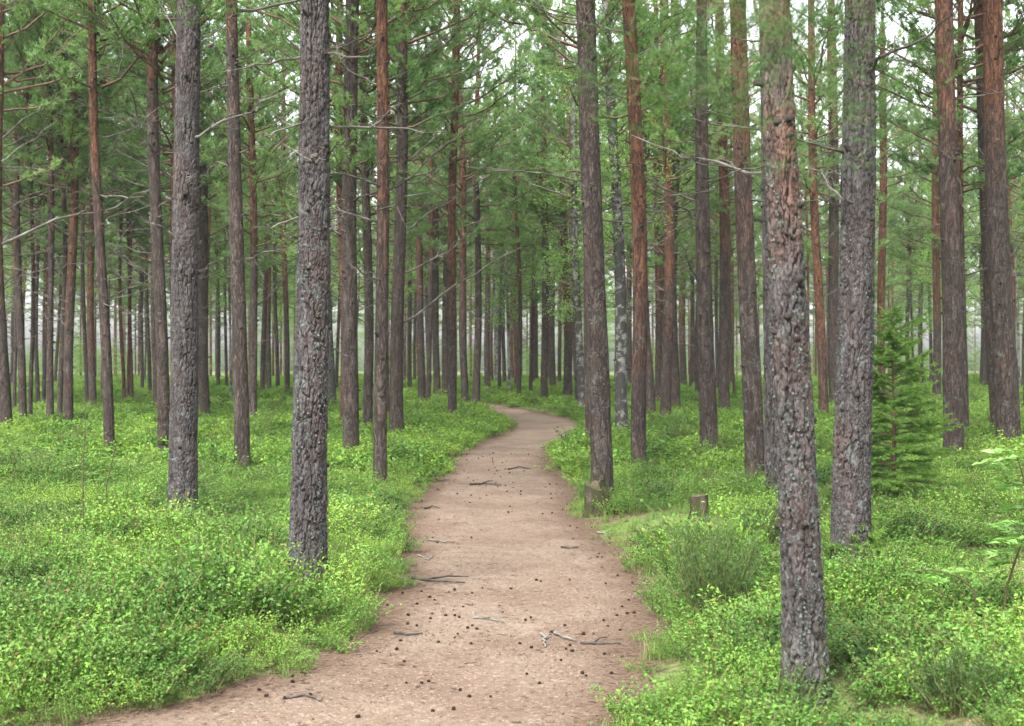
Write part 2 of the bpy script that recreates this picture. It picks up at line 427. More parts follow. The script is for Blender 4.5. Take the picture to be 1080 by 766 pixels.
def tuft(seed, n, H, spread, w, m, name):
    r = rs(seed); mb = MB()
    for k in range(n):
        a = r.uniform(0, 6.283); h = H * r.uniform(.5, 1.1); lean = r.uniform(.1, spread) * h
        dr = np.array([math.cos(a), math.sin(a), 0]); b = np.array([*(r.normal(0, .05, 2)), -.02])
        t = np.linspace(0, 1, 4)[:, None]; P = b + t * np.array([0, 0, h]) + t ** 2 * dr * lean - t ** 3 * np.array([0, 0, h * .2])
        sd_ = np.array([-dr[1], dr[0], 0]) * w
        ww = np.array([1, .8, .5, .05])[:, None]
        V = np.concatenate([P - sd_ * ww, P + sd_ * ww]); mb.add(V, [[i, i + 1, i + 5, i + 4] for i in range(3)], 0, r.uniform(0, 1))
    return mb.mesh(name, [m])
def heath(seed, n, H, spread, m, blade=.018):
    """wispy upright twigs clothed in tiny leaves"""
    r = rs(seed); mb = MB()
    for k in range(n):
        a = r.uniform(0, 6.283); h = H * r.uniform(.5, 1.1); dr = np.array([math.cos(a), math.sin(a), 0]) * r.uniform(.1, spread)
        b = np.array([*(r.normal(0, .06 * H / .4, 2)), -.02]); t = np.linspace(0, 1, 5)[:, None]
        P = b + t * np.array([0, 0, h]) + t ** 1.4 * dr * h + r.normal(0, .012, (5, 3))
        mb.tube(P, np.linspace(.003, .001, 5), 3, 1, cap=False)
        q = int(38 * h / .4); s = r.uniform(.2, 1.05, q); base = np.stack([np.interp(s, t[:, 0], P[:, i]) for i in range(3)], 1)
        blades(mb, base, r.normal(0, .6, (q, 3)) + [0, 0, .9], blade * r.uniform(.7, 1.3, q), .006, 0, r.uniform(0, 1, q))
    return mb.mesh('heath_tuft', [m, M['stem']])

near_protos = [bilberry(100 + i, 30, 12, .20, .29, .0215) for i in range(6)]
far_protos = [bilberry(200 + i, 16, 9, .24, .27, .036, 'bilberry_far_lit' if i else 'bilberry') for i in range(4)]
misc_protos = [heath(300 + i, 22, .34, .5, M['heath']) for i in range(3)] + [tuft(320 + i, 45, .24, .7, .003, M['grass'], 'grass_tuft') for i in range(3)]

_BC = [hit(650, 566) + (.85, 2.4), hit(690, 548) + (.75, 1.0), hit(737, 562) + (.5, 2.6), hit(629, 556) + (.4, 1.6)]
def bare(x, y):
    return np.max([np.exp(-(((x - a) / p) ** 2 + ((y - b) / q) ** 2) ** 2) for a, b, p, q in _BC], axis=0)
def patch(n, y0, y1, seed):
    r = rs(seed)
    y = np.sqrt(r.uniform(y0 ** 2 + 14 * y0, y1 ** 2 + 14 * y1, n) + 49) - 7
    x = r.uniform(-1, 1, n) * (.42 * y + 3.2)
    return x, y, r
def undergrowth():
    Ps, Rt, Sc, Id = [], [], [], []
    for n, y0, y1, ids, k in ((10500, 2.0, 20, (0, 6), 1.0), (15000, 20, 46, (6, 10), 1.3), (17000, 46, 118, (6, 10), 2.0)):
        x, y, r = patch(n, y0, y1, int(y1))
        s = sd(x, y); nz = fbm(x / 1.6, y / 1.6, 31, 3)
        keep = (s > .10 * k + .12 * r.uniform(-1, 1, n) * k) & (r.uniform(0, 1, n) > bare(x, y) * .93) & (nz + r.uniform(0, .25, n) > np.where(y < 11, .25, .31))
        x, y, s, nz = x[keep], y[keep], s[keep], nz[keep]; m = len(x)
        sc = k * r.uniform(.72, 1.2, m) * (.62 + .38 * sst(0, .7, s)) * (.30 + .5 * nz + .75 * vnoise(x / .45, y / .45, 33) + .4 * vnoise(x / 1.3, y / 1.3, 34))
        Ps.append(np.stack([x, y, gz(x, y)], 1)); Rt.append(np.stack([r.normal(0, .1, m), r.normal(0, .1, m), r.uniform(0, 6.28, m)], 1))
        zz = np.where(y > 46, .62, np.where(y > 20, .85, 1.0)) * np.where(r.uniform(0, 1, m) < .07, 1.45, 1.0)
        Sc.append(np.stack([sc, sc, sc * zz * .85], 1)); Id.append(r.randint(ids[0], ids[1], m))
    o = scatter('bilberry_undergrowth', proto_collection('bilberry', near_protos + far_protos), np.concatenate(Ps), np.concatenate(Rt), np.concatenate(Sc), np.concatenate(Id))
    tag(o, 'bright green bilberry carpet covering the forest floor beside the path', 'undergrowth', kind='stuff')
    Ps, Rt, Sc, Id = [], [], [], []
    for n, y0, y1, k in ((4200, 2.5, 22, 1.0), (4600, 22, 60, 1.5)):
        x, y, r = patch(n, y0, y1, 77 + int(y1)); s = sd(x, y); nz = fbm(x / 2.2 + 9, y / 2.2, 41, 3)
        kind = r.uniform(0, 1, n)
        g = (kind < .45); b = bare(x, y)
        keep = np.where(g, (s > -.04) & ((s < .35) | (b > .25) | (r.uniform(0, 1, n) < .2)), (s > .5) & (nz > .47) & (b < .2))
        keep &= r.uniform(0, 1, n) < .85
        x, y, g = x[keep], y[keep], g[keep]; m = len(x)
        sc = k * r.uniform(.6, 1.15, m) * np.where(g, .75, 1.0)
        Ps.append(np.stack([x, y, gz(x, y)], 1)); Rt.append(np.stack([r.normal(0, .12, m), r.normal(0, .12, m), r.uniform(0, 6.28, m)], 1))
        Sc.append(np.stack([sc] * 3, 1)); Id.append(np.where(g, r.randint(3, 6, m), r.randint(0, 3, m)))
    # thin grass on the worn patch by the stumps
    cx, cy = hit(668, 548); r = rs(5); n = 150; x = cx + r.normal(0, .8, n); y = cy + r.normal(-1, 1.6, n); k = sd(x, y) > 0; x = x[k]; y = y[k]; m = len(x)
    Ps.append(np.stack([x, y, gz(x, y)], 1)); Rt.append(np.stack([0 * x, 0 * x, r.uniform(0, 6, m)], 1)); Sc.append(np.stack([r.uniform(.2, .45, m)] * 3, 1)); Id.append(r.randint(3, 6, m))
    o = scatter('grass_and_heath', proto_collection('tufts', misc_protos), np.concatenate(Ps), np.concatenate(Rt), np.concatenate(Sc), np.concatenate(Id))
    tag(o, 'thin grass and wispy heath growing through the bilberry', 'grass', kind='stuff')
undergrowth()

def litter():
    r = rs(9); mb = MB(); n = 60000
    y = 3 + 27 * r.uniform(0, 1, n) ** 1.7; w = r.uniform(-.12, 1.12, n); a0 = r.uniform(0, 1, n)
    edge_pull = r.uniform(0, 1, n) < .45
    w = np.where(edge_pull, np.where(r.uniform(0, 1, n) < .5, .5 - .6 * a0 ** .35, .5 + .6 * a0 ** .35), w)
    x = pl(y) * (1 - w) + pr(y) * w
    z = np.where(sd(x, y) < 0.02, pz(x, y), np.maximum(gz(x, y), pz(x, y))) + .006
    a = r.uniform(0, 6.283, n); dr = np.stack([np.cos(a), np.sin(a), r.normal(0, .12, n)], 1); L = r.uniform(.004, .015, n) * (1 + y / 30) * np.where(r.uniform(0, 1, n) < .06, 2.2, 1)
    sdv = np.stack([-np.sin(a), np.cos(a), 0 * a], 1) * (L * r.uniform(.06, .35, n))[:, None]
    B = np.stack([x, y, z], 1); D = dr * L[:, None]
    V = np.stack([B - D - sdv * .4, B - D * .2 - sdv, B + D, B + sdv], 1).reshape(-1, 3)
    mb.add(V, np.arange(4 * n).reshape(-1, 4), 0, np.repeat(np.clip(r.normal(.4, .27, n), -.1, 1.3), 4))
    n = 26000; y = 3 + 17 * r.uniform(0, 1, n) ** 1.3; x = r.uniform(-1, 1, n) * (.42 * y + 1); k = sd(x, y) > 0; x, y = x[k], y[k]; n = len(x)
    a = r.uniform(0, 6.283, n); L = r.uniform(.008, .03, n); dr = np.stack([np.cos(a), np.sin(a), r.normal(0, .3, n)], 1); sdv = np.stack([-np.sin(a), np.cos(a), r.normal(0, .2, n)], 1) * (L * r.uniform(.08, .5, n))[:, None]
    B = np.stack([x, y, gz(x, y) + .012], 1); D = dr * L[:, None]
    mb.add(np.stack([B - D - sdv * .4, B - D * .2 - sdv, B + D, B + sdv], 1).reshape(-1, 3), np.arange(4 * n).reshape(-1, 4), 0, np.repeat(np.clip(r.normal(.25, .3, n), -.1, 1.2), 4))
    tag(link('needle_litter', mb.mesh('needle_litter', [M['litter']])), 'dry brown needles and bark flakes strewn over the path', 'litter', kind='stuff')
litter()

# ------------------------------------------------------------------ branches and crowns
def dead_branch(seed, twigs=5):
    """bare limb of unit length along +X that kinks and lifts at its end"""
    r = rs(seed); mb = MB(); n = 9
    t = np.linspace(0, 1, n); P = np.stack([t, .07 * np.cumsum(r.normal(0, .5, n)), .16 * t ** 1.8 * r.uniform(-.6, 1.2) + .03 * np.cumsum(r.normal(0, .5, n))], 1); P -= P[0]
    P[:, 0] = t
    mb.tube(P, .0095 * (1 - .8 * t) + .001, 6, 0, r.uniform(.2, .8))
    for k in range(twigs):
        i = r.randint(2, n - 1); l = r.uniform(.12, .38) * (1.15 - t[i]); d = unit(np.array([r.uniform(.3, 1), r.choice([-1, 1]) * r.uniform(.4, 1), r.uniform(-.1, .6)])) * l
        q = np.linspace(0, 1, 5)[:, None]; Q = P[i] + q * d + q ** 2 * np.array([0, 0, l * r.uniform(-.1, .3)]) + np.vstack([np.zeros((1, 3)), r.normal(0, .012, (4, 3))])
        mb.tube(Q, np.linspace(.0048, .0012, 5), 4, 0, r.uniform(.2, .8))
        if l > .2:
            d2 = unit(np.array([r.uniform(.2, 1), r.normal(), r.normal(0, .4)])) * l * .5
            mb.tube(np.stack([Q[2], Q[2] + d2 * .5 + r.normal(0, .01, 3), Q[2] + d2]), [.003, .002, .001], 3, 0, .5)
    return mb.mesh('dead_branch', [M['deadwood']])
DEAD = [dead_branch(500 + i, 3 + i % 5) for i in range(12)]

def tufts_at(mb, pts, dirs, r, per, ln, wd, mat=1, cone=.75):
    n = len(pts)
    b = np.repeat(pts, per, 0); d = np.repeat(unit(dirs), per, 0) + r.normal(0, cone, (n * per, 3))
    back = r.uniform(0, .07, (n * per, 1))
    ti = np.repeat(r.uniform(0, 1, n), per) * .6 + r.uniform(0, .4, n * per)
    blades(mb, b - np.repeat(unit(dirs), per, 0) * back, d, ln * r.uniform(.7, 1.2, n * per), wd, mat, ti)

def live_branch(mb, r, p0, d0, L, rad, per=9, ln=.12, wd=.014, dens=1.0, lift=.25, sides=4):
    n = 6; t = np.linspace(0, 1, n); d0 = unit(np.asarray(d0, float))
    P = p0 + t[:, None] * d0 * L + (t ** 2)[:, None] * np.array([0, 0, lift * L]) + np.vstack([np.zeros((1, 3)), np.cumsum(r.normal(0, .03 * L, (n - 1, 3)), 0)])
    mb.tube(P, rad * (1 - .8 * t), sides, 0, .5, cap=False)
    pts, drs = [], []
    k = max(3, int(L / .17 * dens))
    for s in np.linspace(.3, 1.0, k):
        b = np.array([np.interp(s, t, P[:, i]) for i in range(3)])
        sidev = unit(np.cross(d0, [0, 0, 1.0])) * r.choice([-1, 1])
        tw = unit(d0 * r.uniform(.4, 1) + sidev * r.uniform(.2, 1) + np.array([0, 0, r.uniform(0, .6)])) * L * r.uniform(.15, .32) * (1.25 - .6 * s)
        e = b + tw
        mb.tube(np.stack([b, b + tw * .5 + [0, 0, -.01], e]), [rad * .3, rad * .22, rad * .1], 3, 0, .5, cap=False)
        for q in (.45, .7, .9, 1.0):
            pts.append(b + tw * q + r.normal(0, .03, 3)); drs.append(tw + np.array([0, 0, .12]))
        for q in range(2):
            tw2 = unit(tw + r.normal(0, .12, 3)) * np.linalg.norm(tw) * .5; tw2 = tw2 + np.array([r.normal(0, .06), r.normal(0, .06), .05])
            pts.append(b + tw * .6 + tw2); drs.append(tw2)
    tufts_at(mb, np.array(pts), np.array(drs), r, per, ln, wd)

def pine_crown(seed, H=15.0, zb=5.5, per=9, dead=10, Lmax=2.3, wd=.015):
    r = rs(seed); mb = MB(); z = zb
    while z < H - .15:
        t = (z - zb) / (H - zb)
        nb = r.randint(3, 6) if t > .12 else r.randint(1, 4)
        a0 = r.uniform(0, 6.28)
        for k in range(nb):
            a = a0 + k * 6.283 / nb + r.normal(0, .35)
            L = Lmax * math.sin(math.pi * (.16 + .8 * t)) ** .8 * r.uniform(.55, 1.15)
            el = R(8 + 48 * t + r.normal(0, 9))
            if r.uniform() < (.12 if t < .45 else .5): continue
            live_branch(mb, r, np.array([0, 0, z + r.normal(0, .08)]), [math.cos(a) * math.cos(el), math.sin(a) * math.cos(el), math.sin(el)], max(.35, L), .014 + .012 * L * (1 - t), per=per, wd=wd, dens=1.0, lift=.18)
        z += r.uniform(.36, .56)
    for k in range(dead):
        zz = r.uniform(zb * .42, zb + 1.5); a = r.uniform(0, 6.28); L = r.uniform(.5, 1.9); el = R(r.normal(14, 12))
        n = 6; t = np.linspace(0, 1, n); d = np.array([math.cos(a) * math.cos(el), math.sin(a) * math.cos(el), math.sin(el)])
        P = np.array([0, 0, zz]) + t[:, None] * d * L + (t ** 2)[:, None] * np.array([0, 0, r.uniform(-.1, .25) * L]) + np.vstack([np.zeros((1, 3)), np.cumsum(r.normal(0, .025 * L, (n - 1, 3)), 0)])
        mb.tube(P, .013 * (1 - .8 * t), 4, 2, .5, cap=False)
        for q in range(3):
            i = r.randint(2, n); e = unit(d + r.normal(0, .7, 3)) * L * .25
            mb.tube(np.stack([P[i - 1], P[i - 1] + e * .5, P[i - 1] + e]), [.006, .004, .002], 3, 2, .5, cap=False)
    return mb.mesh('pine_crown', [M['limb'], M['needle'], M['deadwood']])
CROWN_HIGH = [pine_crown(600 + i, 15, 7.4, 10, 5) for i in range(3)]
CROWN_LOW = [pine_crown(620 + i, 15, 4.6 + .7 * (i % 3), 11, 16, 2.6, .021) for i in range(6)]

def leafy_crown(seed, H=11.0, zb=3.0, Lmax=1.9, mt='broad', leaf=.06):
    r = rs(seed); mb = MB(); z = zb
    while z < H:
        t = (z - zb) / (H - zb)
        for k in range(r.randint(2, 5)):
            a = r.uniform(0, 6.28); el = R(r.uniform(15, 45) + 20 * t); L = Lmax * math.sin(math.pi * (.2 + .76 * t)) ** .8 * r.uniform(.5, 1.15)
            d = np.array([math.cos(a) * math.cos(el), math.sin(a) * math.cos(el), math.sin(el)]); n = 5; q = np.linspace(0, 1, n)
            P = np.array([0, 0, z]) + q[:, None] * d * L - (q ** 2)[:, None] * np.array([0, 0, .25 * L]) + np.vstack([np.zeros((1, 3)), np.cumsum(r.normal(0, .05 * L, (n - 1, 3)), 0)])
            mb.tube(P, (.008 + .007 * L) * (1 - .85 * q), 4, 0, .5, cap=False)
            m = int(95 * L); s = r.uniform(.2, 1.05, m) ** .8
            B = np.stack([np.interp(s, q, P[:, i]) for i in range(3)], 1) + r.normal(0, .14 * L, (m, 3)) * [1, 1, .8]
            leaves(mb, B, r.normal(size=(m, 3)) * [1, 1, .5] - [0, 0, .35], r.normal(0, .5, (m, 3)) + [0, 0, 1.0], leaf * r.uniform(.7, 1.2, m), leaf * .75, 1, r.uniform(0, 1, m))
        z += r.uniform(.22, .4)
    return mb.mesh('leafy_crown', [M['limb'], M[mt]])
LEAFY = [leafy_crown(650 + i, 11, 2.6 + .6 * i) for i in range(3)]
SHRUB = [leafy_crown(660 + i, 2.8, .35, 1.0, 'broad', .05) for i in range(2)]

# ------------------------------------------------------------------ trunks
def trunk_mesh(seed, H, rad, off, near, mats, dz, seg, knots=0, ztop=6.0, knotz=(1.0, 6.0), y_far=False):
    r = rs(seed)
    zs = np.concatenate([np.arange(-.25, min(ztop, H), dz), np.arange(min(ztop, H), H, max(dz, .35)), [H]])
    th = np.arange(seg) * 2 * np.pi / seg
    Z, T = np.meshgrid(zs, th, indexing='ij')
    Rr = rad(Z)
    lump = 1 + .05 * (vnoise(T / (2 * np.pi) * 4, Z * 1.2 + seed, seed, 4) - .5) + .04 * (vnoise(T / (2 * np.pi) * 9, Z * 3.1, seed + 1, 9) - .5)
    root = .22 * np.exp(-np.maximum(Z, 0) / .16) * (.6 + .8 * vnoise(T / (2 * np.pi) * 5, 0 * Z, seed + 2, 5))
    Rr = Rr * (lump + root)
    crack = np.ones_like(Z); plate = np.full_like(Z, .5)
    if near:
        circ = 2 * np.pi * float(rad(np.array(1.0))); n = max(10, int(circ / .05))
        u = T / (2 * np.pi)
        wob = .55 * (vnoise(u * 8, Z * 7, seed + 3, 8) - .5) + .5 * (vnoise(u * 20, Z * 22, seed + 4, 20) - .5) + .3 * (vnoise(u * 50, Z * 55, seed + 7, 50) - .5)
        wb2 = .5 * (vnoise(u * 12, Z * 9, seed + 13, 12) - .5) + .5 * (vnoise(u * 26, Z * 26, seed + 14, 26) - .5) + .35 * (vnoise(u * 60, Z * 60, seed + 17, 60) - .5)
        e, idv = cells(u * n + wob, Z / .25 + .8 * wb2, n, seed)
        e2, id2 = cells(u * 2 * n + 1.6 * wb2, Z / .062 + 1.4 * wob, 2 * n, seed + 5)
        fine = vnoise(u * 45, Z * 42, seed + 8, 45) - .5 + .7 * (vnoise(u * 90, Z * 80, seed + 10, 90) - .5)
        cut = vnoise(u * 10, Z * 4, seed + 21, 10)          # furrows deep in places, nearly closed in others
        c1 = 1 - (1 - sst(.0, .20, e)) * (.35 + .65 * sst(.3, .6, cut)); c2 = 1 - .55 * (1 - sst(.0, .18, e2)) * sst(.35, .65, 1 - cut * .6)
        crack = np.clip(c1 * c2, 0, 1); plate = .5 * idv + .5 * id2
        fade = 1 - .6 * sst(2.2, 4.2, Z) * (near == 2)
        Rr = Rr + fade * (-.017 * (1 - crack) + .006 * (idv - .5) + .005 * (id2 - .5)) + .0045 * fine
        crack = 1 - (1 - crack) * fade
    cx, cy = off(Z)
    V = np.stack([cx + Rr * np.cos(T), cy + Rr * np.sin(T), Z], -1)
    nr = len(zs); i = np.arange(nr - 1)[:, None] * seg; j = np.arange(seg)[None]; jn = (j + 1) % seg
    mb = MB(); mb.add(V.reshape(-1, 3), np.stack([i + j, i + jn, i + seg + jn, i + seg + j], -1).reshape(-1, 4), 0, plate.ravel())
    cr = [crack.ravel()]
    for k in range(knots):      # snapped-off stubs and knots
        z = r.uniform(*knotz); a = r.uniform(0, 6.283); rr = float(rad(np.array(z))); ox, oy = off(np.array(z)); L = r.uniform(.002, .02) + (.03 if r.uniform() < (.5 if y_far else .15) else 0)
        d = np.array([math.cos(a), math.sin(a), r.uniform(-.1, .5)]); b = np.array([float(ox), float(oy), z]) + d * [1, 1, 0] * (rr - .015); w = r.uniform(.011, .022) * (1.35 if y_far else 1)
        n0 = mb.n; mb.tube(np.stack([b, b + d * .018, b + d * (.018 + L)]), [w * 1.6, w, w * .6], 7, 1, -.2); cr.append(np.zeros(mb.n - n0))
    me = mb.mesh('pine_trunk', mats, True)
    at = me.attributes.new('crack', 'FLOAT', 'POINT'); at.data.foreach_set('value', np.concatenate(cr).astype(np.float32))
    return me

def flakes(seed, n, rad, off, z0, z1):
    r = rs(seed); mb = MB(); a = r.uniform(0, 6.283, n); z = z0 + (z1 - z0) * r.uniform(0, 1, n) ** 1.3
    # lichens sit together in patches
    k = vnoise(a * 2.2, z * 2.5, seed) > .46; a, z = a[k], z[k]; n = len(a)
    rr = rad(z); ox, oy = off(z)
    nr = np.stack([np.cos(a), np.sin(a), 0 * a], 1); b = np.stack([ox, oy, z], 1) + nr * (rr * 1.015 + .002)[:, None]
    up = np.stack([r.normal(0, .5, n) * -np.sin(a), r.normal(0, .5, n) * np.cos(a), np.ones(n)], 1)
    L = r.uniform(.006, .019, n)
    leaves(mb, b, up + nr * .35, nr + r.normal(0, .2, (n, 3)), L, L * 1.1, 0, r.uniform(0, 1, n))
    return mb.mesh('lichen', [M['lichen']])

TREES = []       # x, y of every tree placed
def make_tree(kind, px, py, wb, pxt, wt, yref=0, red=None, label=None, group=None, br=(), nbr=None, H=None, crown='low', dmax=100, lichen=.4, seed=None, d=None, flk=0, cb=None):
    seed = seed if seed is not None else 1000 + len(TREES)
    r = rs(seed); rnd = random.Random(seed)
    if d is None: x, y = hit(px, py, .2); y = min(y, dmax)
    else: y = d
    x = (px - CX) / F * y; z0 = float(gz(x, y)); TREES.append((x, y))
    H = H or r.uniform(14, 17.5)
    zt = EYE + (HY - yref) / F * y - z0                     # height seen at row yref
    rb, rt = wb * y / F / 2 * .97, wt * y / F / 2
    if zt > H * .8: rt = rb + (rt - rb) * (H * .8 / zt)
    zq = min(zt, H * .8)
    lx = (pxt - px) / F * y / zt; ly = r.normal(0, .008); w1, p1 = r.uniform(.012, .03) if y < 17 else r.uniform(.02, .08), r.uniform(0, 6)
    def off(z): return lx * z + w1 * (np.sin(z * .55 + p1) - math.sin(p1)) * np.minimum(1, np.maximum(z, 0) / 2), ly * z + w1 * (np.cos(z * .45 + p1) - math.cos(p1))
    def rad(z):
        z = np.asarray(z, float)
        lo = rb + (rt - rb) * np.clip(z / zq, 0, 1)
        return np.where(z < zq, lo, np.maximum(.012, rt * (1 - np.clip((z - zq) / (H - zq), 0, 1)) + .012))
    root = empty(kind, (x, y, z0)); tag(root, label, 'tree', group)
    ztop = EYE + HY / F * y + .4
    birch = kind == 'birch_tree'
    near = (1 if y < 16.5 else 0) if not birch else 0
    if near and red is not None: near = 2
    px_m = y / F
    if near: dz, seg = max(.009, px_m * 1.3), 176
    elif y < 30: dz, seg = .12, 28
    elif y < 55: dz, seg = .3, 14
    else: dz, seg = .6, 9
    tr = link('trunk', trunk_mesh(seed, H, rad, off, near, [M['birch'] if birch else M['bark_near'] if near else M['bark'], M['deadwood']], dz, seg, knots=(26 if y < 20 else 30 if y < 40 else 0), ztop=min(ztop, 9), knotz=(.8, min(ztop, 8)), y_far=y > 18), root)
    tr['redheight'] = (50.0 if y < 17 else 6.5) if red is None else float(EYE + (HY - red) / F * y - z0)
    tr['lichen'] = float(lichen)
    if flk: tag(link('lichen', flakes(seed, flk, rad, off, .05, 2.6), root), kind='stuff')
    # crown, leaning with its trunk
    src = {'high': CROWN_HIGH, 'low': CROWN_LOW, 'leafy': LEAFY}[crown]
    h0 = 11 if crown == 'leafy' else 15
    cr = link('crown', src[seed % len(src)], root)
    sc = H / h0; cr.scale = (sc * r.uniform(.9, 1.15), sc * r.uniform(.9, 1.15), sc); cr.rotation_euler = Euler((-ly, lx, r.uniform(0, 6.28)), 'XYZ')
    cr.rotation_euler = (Matrix.Rotation(math.atan(lx), 3, 'Y') @ Matrix.Rotation(r.uniform(0, 6.28), 3, 'Z')).to_euler()
    # named bare branches, placed one by one
    for (x0, y0, x1, y1, *opt) in br:
        dd = opt[0] if opt else 0.0
        zl = EYE + (HY - y0) / F * y - z0; ox, oy = off(np.array(zl)); e = np.array([(x1 - CX) / F * (y + dd) - x, y + dd - y, EYE + (HY - y1) / F * (y + dd) - z0]); s0 = np.array([float(ox), float(oy), zl])
        v = e - s0; L = float(np.linalg.norm(v))
        b = link('branch', DEAD[(seed + int(x1)) % 12], root)
        b.location = s0; b.rotation_euler = Vector(v).to_track_quat('X', 'Z').to_euler(); fat = max(1.0, 1.05 / L); b.scale = (L, L * fat, L * fat)
    n = nbr if nbr is not None else (9 if y < 45 else 0)
    if 16.5 < y < 45: n = int(n * 1.6)
    for k in range(n):
        zl = r.uniform(2.2 + .02 * y, min(7.6, ztop + .5)); a = r.uniform(0, 6.283); el = r.normal(.22, .22); L = r.uniform(.35, 1.0) + max(0, r.normal(.4, .55))
        ox, oy = off(np.array(zl)); b = link('branch', DEAD[r.randint(12)], root)
        b.location = (float(ox), float(oy), zl); v = Vector((math.cos(a) * math.cos(el), math.sin(a) * math.cos(el), math.sin(el)))
        b.rotation_euler = v.to_track_quat('X', 'Z').to_euler(); b.scale = (L, L, L)
    return root, x, y, z0, off

P, B = 'pine_tree', 'birch_tree'
FARG, FARL = 'slim pines in the distant rows', 'slim pine standing in the distant rows of the forest'
T = make_tree
# --- the stout ones near the path
c0 = T(P, 850, 700, 49, 826, 31, red=20, crown='high', label='closest pine, flaky reddish-grey trunk with a needle spray across its upper part', br=(), nbr=2, lichen=.62, flk=2600, seed=11)
T(P, 896, 586, 42, 904, 32, crown='high', label='thick grey deeply furrowed pine with pale lichen, just behind the closest pine', br=[(890, 220, 846, 178, -.3), (916, 82, 948, 68)], nbr=2, lichen=.7, flk=2600, seed=12)
T(P, 325, 603, 41, 325, 30, crown='high', label='stout grey pine crusted with lichen inside the first bend of the path', br=[(340, 52, 398, 52), (338, 56, 380, 44, -.4), (312, 57, 236, 68), (338, 128, 472, 124, .8), (312, 122, 268, 130, -.3), (340, 166, 372, 164), (312, 168, 305, 162, -.4), (340, 222, 366, 214), (340, 245, 372, 241, -.2), (312, 222, 268, 226), (310, 254, 276, 258), (344, 354, 368, 365)], nbr=1, lichen=.66, flk=3000, seed=13)
c4 = T(P, 192, 537, 32, 201, 24.5, crown='high', label='thick grey pine in open bilberry with one long arching bare branch', br=[(212, 146, 318, 122, -.6), (205, 46, 232, 20, -.3), (188, 60, 163, 22), (187, 262, 140, 222, -.3), (188, 200, 184, 176, -.3)], nbr=2, lichen=.5, seed=14)
T(P, 636, 516, 24, 621, 20, crown='high', label='grey pine with pale bent dead branches rising behind the broken stump', br=[(615, 92, 571, 18, -.3), (614, 216, 542, 174, -.5), (618, 62, 600, 28), (628, 126, 654, 84, -.2), (614, 165, 572, 140, .2), (632, 118, 660, 100)], nbr=4, lichen=.6, flk=900, seed=15)
T(P, 797, 502, 22, 783, 17, red=170, crown='high', label='straight pine, grey below and rusty above, behind the closest pine on the path side', lichen=.6, nbr=4, seed=16, flk=700)
T(P, 815, 520, 15, 803, 11.5, crown='high', label='dark slate-grey pine squeezed between the rusty pine and the closest pine', nbr=3, seed=17)
T(P, 401, 499, 15, 398, 12, red=200, crown='high', label='slim evenly reddish-brown pine nearest to the path among the bilberry clump', nbr=4, seed=18, br=[(406, 120, 440, 128)])
T(P, 370, 472, 18, 373, 14, yref=0, crown='low', red=-80, label='brown-grey pine with many stubs standing behind the slim reddish-brown pine', seed=19, br=[(366, 60, 352, 15), (380, 232, 412, 215)])
T(P, 418, 454, 15.5, 421, 10, red=20, crown='low', label='pine with long bare branches sweeping up over the path from its trunk', seed=20, nbr=6,
  br=[(424, 343, 548, 262, -.4), (424, 290, 520, 232), (425, 245, 500, 196, -.4), (424, 192, 512, 118, -.4), (425, 172, 508, 96, .3), (425, 106, 502, 58), (425, 76, 500, 8, -.5), (425, 48, 508, 28), (424, 204, 486, 168), (423, 318, 438, 318), (416, 150, 372, 172)])
T(P, 256, 490, 17.5, 246, 12, red=0, crown='high', label='dark brown straight pine standing alone between the two thick grey pines', seed=21, nbr=6, br=[(250, 66, 292, 54), (246, 176, 224, 160)])
T(P, 173, 470, 13.5, 171, 11, red=60, label='dark brown pine close beside the thick grey pine in open bilberry', seed=22, nbr=9, br=[(168, 66, 110, 50), (168, 90, 112, 72)])
T(P, 116, 475, 12, 104, 8, red=200, label='slim brown pine leaning gently, with a leafy seedling at its foot', seed=23, nbr=8)
T(P, 674, 486, 17, 662, 14, red=300, crown='high', label='pine with strikingly orange upper trunk beside the path, grey below', seed=24, nbr=6, lichen=.55)
T(P, 748, 475, 20, 740, 11, red=-60, crown='high', label='grey-brown pine in open bilberry behind the small square stump', seed=25, nbr=8, lichen=.55, flk=300)
T(P, 702, 439, 12, 701, 9, red=300, label='rusty pine touching a darker grey-brown pine beyond the heath bush', seed=26, nbr=9)
T(P, 712, 430, 11.5, 714, 10, red=60, label='darker grey-brown pine touching the rusty pine beyond the heath bush', seed=27, nbr=9)
T(P, 764, 430, 12.5, 758, 9, red=250, label='red-stemmed pine seen past the grey-brown pine behind the small stump', seed=28, nbr=9)
T(P, 687, 438, 11, 672, 9, red=100, label='dark leaning pine half hidden behind the orange-topped pine', seed=29, nbr=7)
T(P, 694, 424, 7, 691, 6, red=330, label='thin orange pine between the leaning dark pine and the rusty pine', seed=30, nbr=6)
T(P, 622, 464, 8.5, 613, 7, red=240, label='thin brown pine tight behind the grey pine with pale bent branches', seed=31, nbr=6)
T(B, 656, 452, 14, 640, 9, label='dark mottled leaning birch behind the grey pine at the broken stump', crown='leafy', H=12, seed=32, nbr=5, lichen=.62)
T(B, 614, 427, 8.5, 602, 6, label='pale slender birch leaning beside the far bend of the path', crown='leafy', H=12, seed=33, nbr=2, lichen=.6)
T(P, 599, 419, 10, 594, 8, yref=170, red=330, label='orange-stemmed pine beside the pale slender birch at the far bend', seed=34, nbr=6)
T(P, 574, 422, 8, 573, 7, yref=180, red=230, label='slim brown pine standing just outside the far bend of the path', seed=35, nbr=5)
T(P, 564, 402, 8, 561, 6, yref=200, red=340, label='reddish far pine straight above the far bend of the path', seed=36)
T(P, 583, 408, 8, 579, 6, yref=200, label='pale blue-grey far pine between two slim brown pines at the far bend', seed=37)
T(P, 869, 440, 11, 857, 7, red=390, label='slender orange pine seen between the closest pine and the thick furrowed pine', seed=38, nbr=4)
